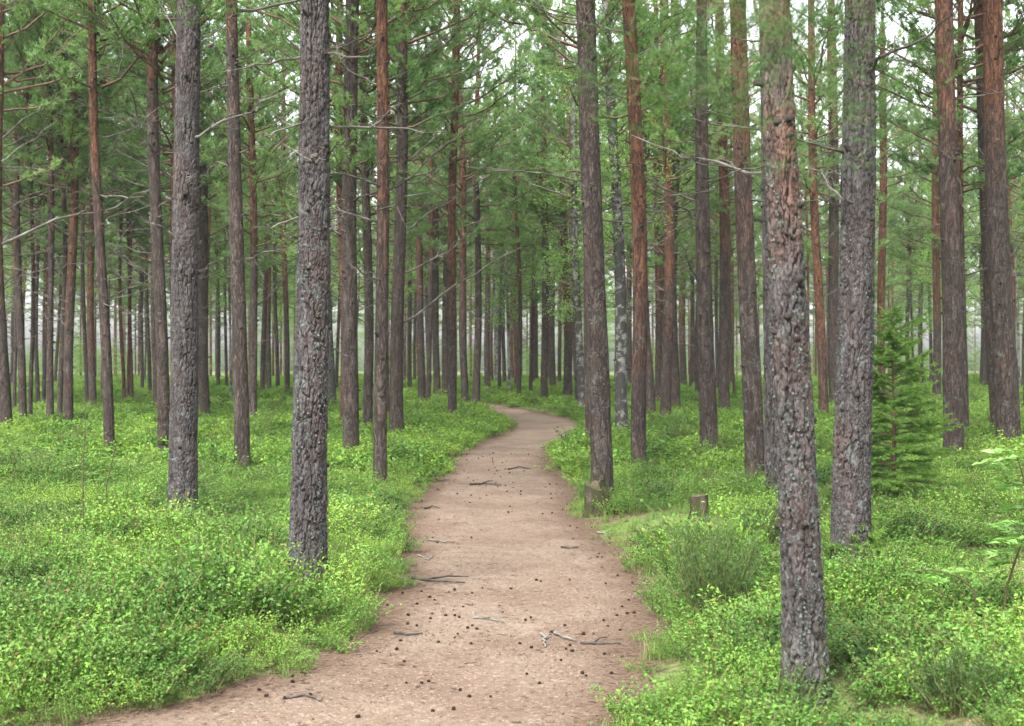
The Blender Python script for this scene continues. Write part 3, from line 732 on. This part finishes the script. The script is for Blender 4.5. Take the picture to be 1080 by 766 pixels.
T(P, 880, 425, 12, 878, 10, red=120, label='dull greenish-brown pine seen beside the thick furrowed pine', seed=39, nbr=6)
T(P, 930, 425, 9, 932, 7.5, red=400, crown='high', label='slender orange pine rising behind the tip of the young spruce', seed=40, nbr=3)
T(P, 1006, 482, 22, 998, 18, red=90, crown='high', label='sturdy dark brown pine standing beside the young spruce', seed=41, nbr=3, br=[(1003, 34, 968, 10), (1003, 160, 1025, 250, .2)], lichen=.45)
T(P, 988, 418, 9, 986, 7, red=330, label='thin red pine half hidden behind the sturdy pine beside the spruce', seed=42, nbr=4)
T(P, 1018, 456, 8, 1014, 6, red=200, label='thin brown pine peeping out behind the sturdy pine beside the spruce', seed=43, nbr=4)
T(P, 1064, 463, 26, 1050, 20, red=140, crown='high', label='broad rusty-topped pine above the pale-leaved rowan sapling', seed=44, nbr=2, lichen=.55, br=[(1062, 105, 1074, 98)])
T(P, 1052, 456, 14, 1033, 15, red=60, label='dark leaning pine joined at the foot with the broad rusty-topped pine', seed=45, nbr=4)
T(P, 6, 449, 15, 2, 8, yref=110, red=290, label='reddish pine at the picture edge with a long bare branch over the bilberry', seed=46, nbr=8, br=[(8, 260, 168, 204, -.3), (8, 150, 72, 96, -.3), (8, 258, 52, 220), (8, 172, 70, 140)])
T(P, 72, 445, 11, 72, 8, yref=130, red=320, label='brown pine with an orange upper stem beside the slim leaning pine', seed=47, nbr=10)
T(P, 267, 441, 9, 263, 7, yref=110, red=250, label='thin pine just behind the dark brown pine standing alone', seed=48, nbr=6)
T(P, 216, 437, 12, 205, 9, yref=100, red=120, label='brown pine leaning out from behind the thick grey pine in open bilberry', seed=49, nbr=5)
T(P, 187, 440, 8.5, 184, 7, yref=80, red=250, label='thin reddish pine nearly hidden behind the thick grey pine', seed=50, nbr=5)
T(P, 165, 430, 8, 167, 6, yref=100, label='thin grey pine showing beside the foot of the dark brown pine', seed=51, nbr=3)
T(P, 363, 446, 9.5, 361, 8, yref=150, red=420, label='bright orange pine glimpsed behind the stout lichen-crusted pine', seed=52, nbr=6)
T(B, 350, 426, 10, 346, 7, yref=200, label='dark-barked birch with a pale edge behind the stout lichen-crusted pine', crown='leafy', H=12, seed=53, nbr=3, lichen=.9)
T(P, 388, 451, 11, 386, 8, yref=100, red=60, label='brown pine hidden between the stubby brown-grey pine and the slim reddish one', seed=54, nbr=8)
T(P, 407, 440, 8, 407, 6, red=350, label='orange pine showing as a strip beside the slim reddish-brown pine', seed=55, nbr=4)
T(P, 445, 420, 9, 443, 7, yref=200, red=290, label='brown far pine first past the pine with sweeping bare branches', seed=56)
T(P, 461, 417, 8, 458, 6, yref=200, label='grey far pine second past the pine with sweeping bare branches', seed=57)
T(P, 470, 417, 9, 471, 7, yref=200, label='dark grey pine close behind the tall orange pine near the far bend', seed=58)
T(P, 477, 437, 9.5, 481, 8, yref=60, red=330, label='tall orange pine standing where the bilberry reaches into the far bend', seed=59, nbr=12)
T(P, 491, 428, 8.5, 486, 7, yref=200, red=290, label='brown pine with reddish top between the tall orange pine and a straight dark one', seed=60, nbr=6)
T(P, 502, 426, 8.5, 503, 6, yref=180, red=170, label='straight dark pine at the path side of the tall orange pine', seed=61, nbr=6)
T(P, 514, 409, 7, 513, 5, yref=260, label='pale grey far pine rising above the end of the path', seed=62)
T(B, 525, 403, 6.5, 524, 5, yref=240, label='speckled white birch rising above the end of the path', crown='leafy', H=12, seed=63, lichen=.3)
T(P, 98, 430, 8.5, 96, 7, yref=280, red=360, label='orange far pine between the brown pine and the slim leaning pine', seed=64, nbr=5)
T(P, 53, 441, 8, 52, 6, yref=280, label='grey pine just beside the brown pine with an orange upper stem', seed=65, nbr=4)
T(P, 24, 438, 9, 23, 7, yref=280, label='grey pine standing next to the reddish pine at the picture edge', seed=66, nbr=4)
T(P, 303, 416, 6, 299, 5, yref=150, red=320, label='slim far pine beside the stout lichen-crusted pine, reddish above', seed=67)
TRIO = 'one of three close orange pines far beyond the slim leaning pine'
for i, q in enumerate(((131, 421, 4.5), (135, 420, 3.5), (139, 418, 4.5))): T(P, q[0], q[1], q[2], q[0] - 1, q[2] * .8, yref=250, red=420, label=TRIO, group='three close orange pines', seed=70 + i, nbr=0)
for i, (px, py, w, red) in enumerate(((32, 437, 5, 300), (63, 440, 6, None), (40, 427, 5, None), (46, 425, 4.5, 330), (15, 430, 4.5, 300), (92, 425, 5, None), (158, 412, 4.5, None), (150, 409, 3.5, None),
    (277, 413, 5.5, None), (284, 411, 5, 330), (293, 409, 4.5, None), (239, 408, 3.5, None), (230, 407, 4, None), (453, 407, 5, None), (532, 403, 4.5, None), (540, 401, 4.5, 380), (547, 402, 6.5, 330),
    (590, 404, 4.5, 350), (721, 406, 8, 350), (772, 405, 5, 400), (1037, 404, 8, None), (1043, 405, 6, 380), (958, 404, 5, None), (972, 405, 5, None), (982, 404, 4, None), (664, 405, 7, None), (650, 404, 5, None),
    (732, 405, 5, 300), (432, 408, 5, None), (108, 412, 4, None), (205, 410, 4, 330))):
    T(P, px, py, w, px - 1, w * .75, yref=200, red=red, label=FARL, group=FARG, seed=80 + i, dmax=96, nbr=0)
# --- further rows that close the view
r = rs(2024); n = 0; tries = 0
while n < 96 and tries < 20000:
    tries += 1
    d = 30 + 66 * r.uniform() ** .75; px = r.uniform(-170, 1250)
    x = (px - CX) / F * d
    if sd(x, d) < (1.4 if d < 75 else -9): continue
    if d < 48 and 60 < px < 1040: continue
    if min((x - a) ** 2 + (d - b) ** 2 for a, b in TREES) < 2.1 ** 2: continue
    if (112 < px < 150 or 944 < px < 976) and d < 58: continue
    dia = r.uniform(.10, .21); w = dia * F / d; lf = r.uniform() < (.22 if px > 900 or 240 < px < 330 else .07)
    T(B if lf else P, px, 0, w, px + r.normal(0, 4), w * .7, yref=150, red=(None if r.uniform() < .35 else r.uniform(200, 450)), label='leafy birch filling a gap in the distant rows' if lf else FARL,
      group='leafy birches in the distant rows' if lf else FARG, seed=3000 + tries, d=d, nbr=0, crown='leafy' if lf else 'low', H=r.uniform(9, 12) if lf else r.uniform(13, 17), lichen=.3)
    n += 1

# --- the wood beyond, one mass
def far_wood():
    ms = []
    for i in range(4):
        r = rs(900 + i); H = r.uniform(13, 16); me = CROWN_LOW[i].copy()
        tm = trunk_mesh(900 + i, H, lambda z: np.maximum(.02, .085 * (1 - np.clip(z, 0, 20) / 16)), lambda z: (0 * z, 0 * z), 0, [M['bark']], .8, 8)
        import bmesh
        bm = bmesh.new(); bm.from_mesh(me); k = len(me.materials); me.materials.append(M['bark'])
        n0 = len(bm.faces); bm.from_mesh(tm); bm.faces.ensure_lookup_table()
        for f in bm.faces[n0:]: f.material_index = k; f.smooth = True
        bm.to_mesh(me); bm.free(); ms.append(me)
    ms += LEAFY[:2] + SHRUB
    r = rs(31); n = 240
    y = 97 + 90 * r.uniform(0, 1, n) ** 1.4; x = r.uniform(-1, 1, n) * (.47 * y + 8); idx = r.randint(0, 4, n)
    n2 = 600; y2 = 80 + 110 * r.uniform(0, 1, n2) ** .7; x2 = r.uniform(-1, 1, n2) * (.46 * y2 + 5); i2 = np.where(r.uniform(0, 1, n2) < .12, r.randint(4, 6, n2), r.randint(6, 8, n2))
    k = sd(x2, y2) > 2; x2, y2, i2 = x2[k], y2[k], i2[k]
    x = np.concatenate([x, x2]); y = np.concatenate([y, y2]); idx = np.concatenate([idx, i2]); m = len(x)
    sc = r.uniform(.85, 1.15, m)
    o = scatter('far_forest', proto_collection('wood', ms), np.stack([x, y, gz(x, y)], 1), np.stack([0 * x, 0 * x, r.uniform(0, 6.28, m)], 1), np.stack([sc] * 3, 1), idx)
    tag(o, 'hazy mass of distant pines and saplings closing the view', 'forest', kind='stuff')
far_wood()

# --- needle sprays close to the camera, part of the pine they grow on
def spray(tree, name, segs, per, ln, wd):
    root, x, y, z0, off = tree; r = rs(44); mb = MB()
    for (p0, p1, L, dens) in segs:
        a = np.array([(p0[0] - CX) / F * p0[2] - x, p0[2] - y, EYE + (HY - p0[1]) / F * p0[2] - z0]); b = np.array([(p1[0] - CX) / F * p1[2] - x, p1[2] - y, EYE + (HY - p1[1]) / F * p1[2] - z0])
        live_branch(mb, r, a, b - a, float(np.linalg.norm(b - a)), .003, per=per, ln=ln, wd=wd, dens=dens, lift=-.06)
    return link(name, mb.mesh('needled_branch', [M['limb'], M['spray']]), root)
spray(c0, 'needled_branch', [((826, -140, 6.6), (790, 20, 3.7), 1, 1.6), ((790, -30, 4.6), (715, 60, 3.5), 1, 2), ((795, 0, 4.2), (745, 92, 3.4), 1, 2.4), ((795, 0, 4.2), (800, 108, 3.5), 1, 2), ((798, 0, 4.4), (850, 84, 3.5), 1, 1.6), ((795, 20, 4.4), (900, 70, 3.6), 1, 1.6)], 13, .06, .0019)
spray(c4, 'needled_branch', [((201, -60, 14.2), (172, 14, 13.3), 1, 2), ((201, -50, 14.2), (214, 12, 13.2), 1, 2)], 14, .085, .004)

# ------------------------------------------------------------------ young spruce, saplings, bushes, stumps
def spruce(px, py, top, wpx, label, seed, dens=1.0):
    x, y = hit(px, py, .12); z0 = float(gz(x, y)); H = EYE + (HY - top) / F * y - z0; W = wpx / F * y * .78; r = rs(seed)
    root = tag(empty('young_spruce', (x, y, z0)), label, 'tree')
    mb = MB(); zz = np.linspace(-.05, H, 10); mb.tube(np.stack([.02 * np.sin(zz * 2), 0 * zz, zz], 1), np.linspace(.028 * H / 2, .004, 10), 8, 0, .4); link('trunk', mb.mesh('spruce_trunk', [M['limb']], True), root)
    mb = MB(); z = H * .1
    while z < H * .97:
        t = z / H; nb = r.randint(3, 5); a0 = r.uniform(0, 6)
        for k in range(nb):
            a = a0 + k * 6.283 / nb + r.normal(0, .25); L = W * (1.05 - t) ** .6 * r.uniform(.65, 1.2); n = 7; q = np.linspace(0, 1, n)
            d = np.array([math.cos(a), math.sin(a), 0]); el = -.05 + .75 * t
            Pp = np.array([0, 0, z + r.normal(0, .03)]) + q[:, None] * (d + np.array([0, 0, el])) * L + (q ** 2)[:, None] * np.array([0, 0, (-.22 + .1 * t) * L]) + (q ** 4)[:, None] * np.array([0, 0, .12 * L])
            mb.tube(Pp, .006 * (1 - .8 * q) * (.5 + L), 3, 0, .5, cap=False)
            def clothe(Q, m, ti):
                s = r.uniform(.05, 1.02, m); qq = np.linspace(0, 1, len(Q)); bb = np.stack([np.interp(s, qq, Q[:, i]) for i in range(3)], 1); dd = unit(Q[-1] - Q[0])
                blades(mb, bb, r.normal(0, .75, (m, 3)) + dd * .9 + [0, 0, .15], .028 * r.uniform(.7, 1.3, m), .0062, 1, np.clip(r.uniform(0, .6, m) + ti * (s > .6) * .5, 0, 1))
            clothe(Pp, int(300 * L * dens), 1)
            for j in range(max(4, int(L / .022))):
                s = r.uniform(.2, .97); b = np.array([np.interp(s, q, Pp[:, i]) for i in range(3)]); sg = r.choice([-1, 1]); e = (d * .65 + np.array([-d[1], d[0], 0]) * sg * .8 + [0, 0, r.uniform(-.15, .12)]) * L * .42 * (1.1 - s) * r.uniform(.6, 1.3)
                Q = np.stack([b, b + e * .5, b + e + [0, 0, -.01]]); mb.tube(Q, [.003, .002, .001], 3, 0, .5, cap=False); clothe(Q, int(400 * np.linalg.norm(e) * dens) + 6, 1)
        z += r.uniform(.03, .06) * (H / 1.8)
    link('crown', mb.mesh('spruce_crown', [M['limb'], M['spruce']]), root)
spruce(941, 528, 322, 104, 'young bright green spruce beside the sturdy dark brown pine', 1)
spruce(903, 596, 545, 62, 'tiny spruce seedling at the foot of the thick furrowed pine', 2)

def sapling(px, py, d_px, label, seed, nl, leaf, name='sapling', mt='pale_leaf', bare_top=False, cat='sapling', sub=5, dz=.2):
    """thin stem through the given picture points, leaves along its twigs"""
    x, y = hit(px, py, dz); z0 = float(gz(x, y)); r = rs(seed)
    root = tag(empty(name, (x, y, z0)), label, cat)
    pts = [np.array([0, 0, -.02])] + [np.array([(a - CX) / F * y - x, r.normal(0, .03), EYE + (HY - b) / F * y - z0]) for a, b in d_px]
    pts = np.array(pts); t = np.linspace(0, 1, len(pts)); tt = np.linspace(0, 1, 14); Q = np.stack([np.interp(tt, t, pts[:, i]) for i in range(3)], 1)
    mb = MB(); mb.tube(Q, np.linspace(.0085, .003, 14), 6, 0, .0); st = mb
    lf = MB()
    for k in range(sub):
        s = r.uniform(.35, 1.0) if not bare_top else r.uniform(.3, .6); b = np.array([np.interp(s, tt, Q[:, i]) for i in range(3)]); a = r.uniform(0, 6.28); L = r.uniform(.12, .34)
        e = np.array([math.cos(a), math.sin(a) * .8, r.uniform(-.05, .35)]) * L; q = np.linspace(0, 1, 4)[:, None]
        st.tube(b + q * e - q ** 2 * [0, 0, .04], np.linspace(.003, .001, 4), 4, 0, .4)
        n = max(3, nl // sub); s2 = np.linspace(.25, 1.05, n)[:, None]; sg = np.where(np.arange(n) % 2, 1, -1)[:, None]; sv = unit(np.cross(e, [0, 0, 1.0]))
        leaves(lf, b + s2 * e - s2 ** 2 * [0, 0, .04], unit(e) * .6 + sg * sv + r.normal(0, .15, (n, 3)), np.array([0, 0, 1.0]) + r.normal(0, .25, (n, 3)), leaf * r.uniform(.7, 1.2, n), leaf * .5, 0, r.uniform(0, 1, n))
    link('stem', st.mesh('sapling_stem', [M['stem']], True), root); link('foliage', lf.mesh('sapling_leaves', [M[mt]]), root)
sapling(1060, 648, [(1062, 630), (1072, 590), (1083, 555), (1078, 510), (1068, 470)], 'rowan sapling with pale leaves at the picture edge', 3, 280, .078, 'rowan_sapling', sub=22)
sapling(1030, 640, [(1028, 622), (1010, 608), (980, 600), (958, 604)], 'low rowan shoot with a row of pale leaves over the bilberry', 4, 90, .075, 'rowan_sapling', sub=6)
sapling(88, 556, [(87, 520), (89, 470), (88, 428)], 'bare thin upright stem standing in open bilberry', 5, 8, .035, 'dry_sapling', bare_top=True, sub=2)
sapling(112, 530, [(113, 510), (118, 486), (122, 470)], 'small leafy birch seedling beside the bare thin stem', 6, 90, .055, 'birch_seedling', sub=10)
sapling(534, 414, [(534, 404), (535, 396), (533, 390)], 'far birch seedling at the edge of the path end', 7, 30, .12, 'birch_seedling', mt='broad', sub=6)

def bush(px, py, wpx, hpx, label, seed, name='heath_bush', n=70):
    x, y = hit(px, py, .1); z0 = float(gz(x, y)); H = hpx / F * y; root = tag(empty(name, (x, y, z0)), label, 'bush'); r = rs(seed)
    fo, st = MB(), MB()
    for k in range(n):
        a = r.uniform(0, 6.283); h = H * r.uniform(.5, 1.08); sp = wpx / F * y / 2 * math.sqrt(r.uniform(0, 1)); dr = np.array([math.cos(a), math.sin(a), 0]); b = dr * sp * .35 + [0, 0, -.03]; t = np.linspace(0, 1, 6)[:, None]
        P_ = b + t * [0, 0, h] + t ** 1.3 * dr * sp * .75 + np.vstack([np.zeros((1, 3)), np.cumsum(r.normal(0, .01, (5, 3)), 0)])
        st.tube(P_, np.linspace(.004, .001, 6), 3, 0, .5, cap=False)
        q = int(90 * h / .5); s = r.uniform(.25, 1.06, q); bb = np.stack([np.interp(s, t[:, 0], P_[:, i]) for i in range(3)], 1) + r.normal(0, .012, (q, 3))
        blades(fo, bb, r.normal(0, .55, (q, 3)) + [0, 0, 1.0] + dr * .3, .032 * r.uniform(.6, 1.3, q), .0062, 0, r.uniform(0, 1, q))
    link('stems', st.mesh('bush_stems', [M['stem']]), root); link('foliage', fo.mesh('bush_foliage', [M['heath']]), root)
bush(752, 645, 110, 105, 'large wispy dark green heath bush between the path and the closest pine', 1, n=110)
bush(806, 580, 62, 62, 'wispy heath bush at the foot of the dark slate-grey pine', 2)
bush(712, 470, 52, 40, 'dark heath bush with a brown foot before the rusty pine', 3)
bush(30, 500, 90, 36, 'low brownish heath bush in the bilberry at the picture edge', 4)
bush(1010, 730, 100, 70, 'dull brownish heath bush low in the picture corner', 5, n=60)
bush(160, 470, 40, 26, 'small brownish heath bush beside the dark brown pine', 6, n=40)

def stump(px, py, wpx, hpx, label, seed, broken=False, cutdir=1):
    x, y = hit(px, py, 0.02); z0 = float(gz(x, y)); r0 = wpx / F * y / 2; H = hpx / F * y; root = tag(empty('tree_stump', (x, y, z0)), label, 'stump'); seg = 40
    th = np.arange(seg) * 2 * np.pi / seg; zs = np.linspace(-.1, 1, 14)
    Z, Tt = np.meshgrid(zs, th, indexing='ij'); rr = r0 * (1 + .1 * (vnoise(Tt / 6.283 * 7, Z * 2, seed, 7) - .5) + .25 * np.exp(-np.maximum(Z, 0) * 6))
    top = H * (1 + (.18 * np.cos(Tt - 2.6) + .16 * vnoise(Tt / 6.283 * 9, 0 * Tt, seed + 2, 9) if broken else .05 * np.cos(Tt)))
    V = np.stack([rr * np.cos(Tt), rr * np.sin(Tt), Z * top], -1)
    mb = MB(); i = np.arange(13)[:, None] * seg; j = np.arange(seg)[None]; jn = (j + 1) % seg
    mb.add(V.reshape(-1, 3), np.stack([i + j, i + jn, i + seg + jn, i + seg + j], -1).reshape(-1, 4), 0, .45 + .3 * vnoise(Tt / 6.283 * 5, Z * 3, seed, 5).ravel())
    link('stump_bark', mb.mesh('stump_bark', [M['stump']], True), root)
    rim = V[-1]; mid = rim.mean(0) - [0, 0, .02]; inner = mid + (rim - mid) * .55 + [0, 0, -.012]
    mb = MB(); mb.add(np.vstack([rim, inner, mid]), [[k, (k + 1) % seg, seg + (k + 1) % seg, seg + k] for k in range(seg)], 0, .5); mb.add(np.vstack([inner, mid]), [[k, (k + 1) % seg, seg] for k in range(seg)], 0, .5)
    link('cut_face', mb.mesh('cut_face', [M['cutwood']]), root)
    if broken:   # splintered half leaning on the stump and a dark root
        mb = MB(); a = np.linspace(-1.3, 1.6, 9); zz = np.linspace(0, 1, 6); A, Zz = np.meshgrid(a, zz, indexing='xy')
        rr2 = r0 * (1.0 - .45 * Zz); X = r0 * .95 + rr2 * np.cos(A) * .75 - .10 * Zz; Yy = -r0 * .35 + rr2 * np.sin(A) * .8; Z2 = (Zz * (1.42 - .1 * np.abs(A) + .12 * _h(np.round(A * 9), 0 * A, 3))) * H - .03
        mb.add(np.stack([X, Yy, Z2], -1), grid_faces(6, 9), 0, .4); mb.add(np.stack([X - .03 * np.cos(A), Yy - .03 * np.sin(A), Z2 - .005], -1), grid_faces(6, 9)[:, ::-1], 0, .65)
        link('splinter', mb.mesh('splinter', [M['stump']], True), root)
        mb = MB(); q = np.linspace(0, 1, 8)[:, None]; mb.tube(np.array([r0 * .9, -.12, .07]) + q * [.34, -.1, -.06] + np.sin(q * 4) * [0, .02, .03], np.linspace(.035, .012, 8), 7, 0, .15); link('root', mb.mesh('stump_root', [M['stump']], True), root)
stump(629, 542, 25, 29, 'broken mossy stump with a splintered half at the path edge', 8, True)
stump(737, 545, 19, 24, 'small square-cut mossy stump standing alone in the bilberry', 9)

# ------------------------------------------------------------------ things lying on the path
def cone_mesh():
    mb = MB(); n = 9; seg = 10
    mb.tube(np.stack([0 * np.linspace(0, 1, n), 0 * np.linspace(0, 1, n), np.linspace(-.024, .026, n)], 1), .013 * np.sin(np.linspace(.35, 2.95, n)) ** .7, 8, 0, .3)
    g = 2.39996
    for k in range(70):
        t = k / 69; z = -.022 + .045 * t; a = k * g; rad_ = .016 * math.sin(.45 + 2.3 * t) ** .8; d = np.array([math.cos(a), math.sin(a), .35]); s = np.array([-math.sin(a), math.cos(a), 0]) * .0048; b = np.array([math.cos(a), math.sin(a), 0]) * rad_ * .55 + [0, 0, z]
        e = b + d * rad_ * .75; u = np.array([0, 0, .0025])
        mb.add([b - s * .6, b + s * .6, e + s, e - s, e - s * .8 - u, e + s * .8 - u], [[0, 1, 2, 3], [3, 2, 5, 4]], 0, .2 + .6 * ((k * 7) % 10) / 10)
    return mb.mesh('pine_cone', [M['cone']])
CONE = cone_mesh(); r = rs(66); k = 0
clusters = [(455, 650, 38, 22, 16), (620, 690, 40, 22, 10), (440, 662, 34, 14, 14), (610, 722, 34, 14, 6), (655, 640, 16, 40, 14), (330, 730, 70, 18, 14), (520, 512, 26, 6, 10), (560, 516, 26, 8, 8), (600, 575, 24, 30, 10), (470, 560, 16, 40, 8), (540, 600, 90, 120, 12), (480, 720, 120, 40, 16), (505, 492, 20, 8, 14), (540, 478, 40, 10, 22), (500, 520, 30, 12, 16), (585, 520, 14, 14, 12)]
for (cx, cy, sx, sy, m) in clusters:
    for i in range(m):
        px, py = r.normal(cx, sx), r.normal(cy, sy)
        if not 480 < py < 764: continue
        x, y = hit(px, py)
        if sd(x, y) > .05: continue
        o = link('pine_cone', CONE); s = r.uniform(.75, 1.25); s *= .43; o.scale = (s, s, s); s *= 1 + max(0, y - 14) * .02; o.scale = (s, s, s); o.location = (x, y, float(pz(x, y)) + .013 * s); o.rotation_euler = (R(90) + r.normal(0, .25), r.uniform(0, 6.28), r.uniform(0, 6.28))
        tag(o, 'small dark pine cone lying loose on the trodden path', 'pine cone', 'pine cones littering the path'); k += 1
def stick(pts, rad_, label, tint=.4, fork=None, name='fallen_twig'):
    Q = []
    for (px, py) in pts:
        x, y = hit(px, py); Q.append([x, y, float(max(pz(x, y), gz(x, y) if sd(x, y) > 0 else -9)) + rad_ * 1.1])
    Q = np.array(Q); c = Q.mean(0); t = np.linspace(0, 1, len(Q)); tt = np.linspace(0, 1, 9); W = np.stack([np.interp(tt, t, Q[:, i]) for i in range(3)], 1) - c; rr = rs(int(pts[0][0])); W[1:-1] += rr.normal(0, .008, (7, 3)) * [1, 1, .3]
    mb = MB(); mb.tube(W, np.linspace(rad_, rad_ * .45, 9), 6, 0, tint)
    if fork is not None:
        x, y = hit(*fork); e = np.array([x, y, float(pz(x, y)) + rad_]) - c; mb.tube(np.stack([W[3], (W[3] + e) / 2 + [0, 0, .015], e]), [rad_ * .7, rad_ * .5, rad_ * .3], 5, 0, tint)
    o = link(name, mb.mesh('fallen_twig', [M['deadwood']], True)); o.location = c
    tag(o, label, 'twig')
stick([(432, 614), (455, 619), (490, 622)], .014, 'long dark forked twig reaching onto the path from the bilberry', .25, (494, 615))
stick([(452, 575), (468, 577), (480, 577)], .011, 'thin grey twig lying across the path above the forked twig', .5)
stick([(440, 590), (452, 596), (458, 592)], .008, 'pale short curved twig by the path edge above the forked twig', .8)
stick([(500, 659), (516, 660), (532, 662)], .009, 'thin pale twig on mid path among scattered cones', .6)
stick([(570, 676), (574, 684), (575, 692)], .011, 'whitish bent twig standing out on the pale path', 1.1, (582, 678))
stick([(585, 676), (596, 681), (606, 685)], .012, 'grey twig lying next to the whitish bent twig', .75)
stick([(612, 686), (630, 687), (654, 688)], .010, 'mossy brown twig among cones near the path edge', .3, (640, 681))
stick([(416, 675), (430, 677), (446, 676)], .010, 'dark twig among needle litter at the bilberry edge', .15)
stick([(448, 541), (456, 538), (464, 540)], .012, 'reddish-grey twig at the path edge before the slim pines', .5)
stick([(496, 515), (512, 513), (528, 514)], .016, 'little heap of mossy twig on the path before the far bend', .3, (520, 510))
stick([(536, 498), (548, 496), (560, 498)], .014, 'dark twig lying where the path narrows', .2)
stick([(592, 583), (602, 584), (610, 583)], .010, 'short dark twig near the worn patch by the broken stump', .2)
stick([(630, 563), (640, 564), (650, 562)], .011, 'tan twig on the worn ground before the broken stump', .9)
stick([(300, 748), (322, 744), (340, 750)], .009, 'slender twig in dark litter at the low edge of the path', .5)

def dry_leaf(px, py, label, seed):
    x, y = hit(px, py, .2); r = rs(seed); mb = MB(); n = 5; a = np.linspace(-1.2, 1.2, n)
    leaves(mb, np.zeros((n, 3)), np.stack([np.sin(a), -np.cos(a) * .6, .3 + 0 * a], 1), np.tile([0, -.5, 1.0], (n, 1)) + r.normal(0, .2, (n, 3)), .06, .035, 0, r.uniform(0, 1, n))
    o = link('dry_leaf', mb.mesh('dry_leaf', [M['leaflitter']])); o.location = (x, y, float(gz(x, y)) + .23); tag(o, label, 'leaf')

# ------------------------------------------------------------------ air
def haze():
    x, y0, y1, zb, zt = 130, -20, 240, -1.6, 22
    v = [(-x, y0, zb), (x, y0, zb), (x, y1, zb), (-x, y1, zb), (-x, y0, zt), (x, y0, zt), (x, y1, zt), (-x, y1, zt)]
    mb = MB(); mb.add(v, [[0, 3, 2, 1], [4, 5, 6, 7], [0, 1, 5, 4], [1, 2, 6, 5], [2, 3, 7, 6], [3, 0, 4, 7]])
    m, t = mat('thin_forest_air'); pv = t.n('ShaderNodeVolumePrincipled'); pv.inputs['Color'].default_value = (.9, .95, 1.0, 1); pv.inputs['Density'].default_value = HAZE; pv.inputs['Anisotropy'].default_value = .2
    o = t.n('ShaderNodeOutputMaterial'); t.l(pv.outputs[0], o.inputs['Volume'])
    tag(link('haze', mb.mesh('haze', [m])), 'thin pale air between the distant trunks', 'haze', kind='stuff')
HAZE = .0003
haze()

# ------------------------------------------------------------------ light, camera, render
EL, AZ = 50, 205          # overcast: high soft sun, from behind the camera and to its left
w = bpy.data.worlds.new('World'); S.world = w; w.use_nodes = True
nt = w.node_tree; nt.nodes.clear()
sky = nt.nodes.new('ShaderNodeTexSky'); sky.sky_type = 'NISHITA'; sky.sun_disc = False; sky.sun_elevation = R(EL); sky.sun_rotation = R(AZ); sky.air_density = 1.0; sky.dust_density = 4.0; sky.ozone_density = 1.0
hs = nt.nodes.new('ShaderNodeHueSaturation'); hs.inputs['Saturation'].default_value = .18
bg = nt.nodes.new('ShaderNodeBackground'); bg.inputs['Strength'].default_value = .15
ow = nt.nodes.new('ShaderNodeOutputWorld')
nt.links.new(sky.outputs[0], hs.inputs['Color']); nt.links.new(hs.outputs[0], bg.inputs['Color']); nt.links.new(bg.outputs[0], ow.inputs['Surface'])
sl = bpy.data.lights.new('sun', 'SUN'); sl.energy = 1.5; sl.angle = R(14); sl.color = (1, .96, .9)
so = bpy.data.objects.new('sun', sl); C.objects.link(so)
az = R(AZ); sdir = Vector((math.sin(az) * math.cos(R(EL)), math.cos(az) * math.cos(R(EL)), math.sin(R(EL))))
so.rotation_euler = sdir.to_track_quat('Z', 'Y').to_euler(); so.location = sdir * 40

cam = bpy.data.cameras.new('camera'); cam.sensor_width = 36; cam.lens = F / 1080 * 36; cam.clip_end = 2000; cam.clip_start = .05
cam.dof.use_dof = True; cam.dof.focus_distance = 12; cam.dof.aperture_fstop = 5.0
co = bpy.data.objects.new('camera', cam); C.objects.link(co); co.location = (0, 0, EYE); co.rotation_euler = (R(90) + math.atan((HY - 383) / F), 0, 0)
S.camera = co
S.view_settings.view_transform = 'Standard'; S.view_settings.look = 'None'; S.view_settings.gamma = 1; S.view_settings.use_curve_mapping = False
S.view_settings.exposure = 2.25
cy = S.cycles
cy.max_bounces = 10; cy.diffuse_bounces = 6; cy.glossy_bounces = 2; cy.transmission_bounces = 8; cy.transparent_max_bounces = 8; cy.volume_bounces = 1
cy.caustics_reflective = False; cy.caustics_refractive = False; cy.use_adaptive_sampling = True; cy.adaptive_threshold = .02
cy.use_denoising = True; cy.denoiser = 'OPENIMAGEDENOISE'
S.render.use_persistent_data = False
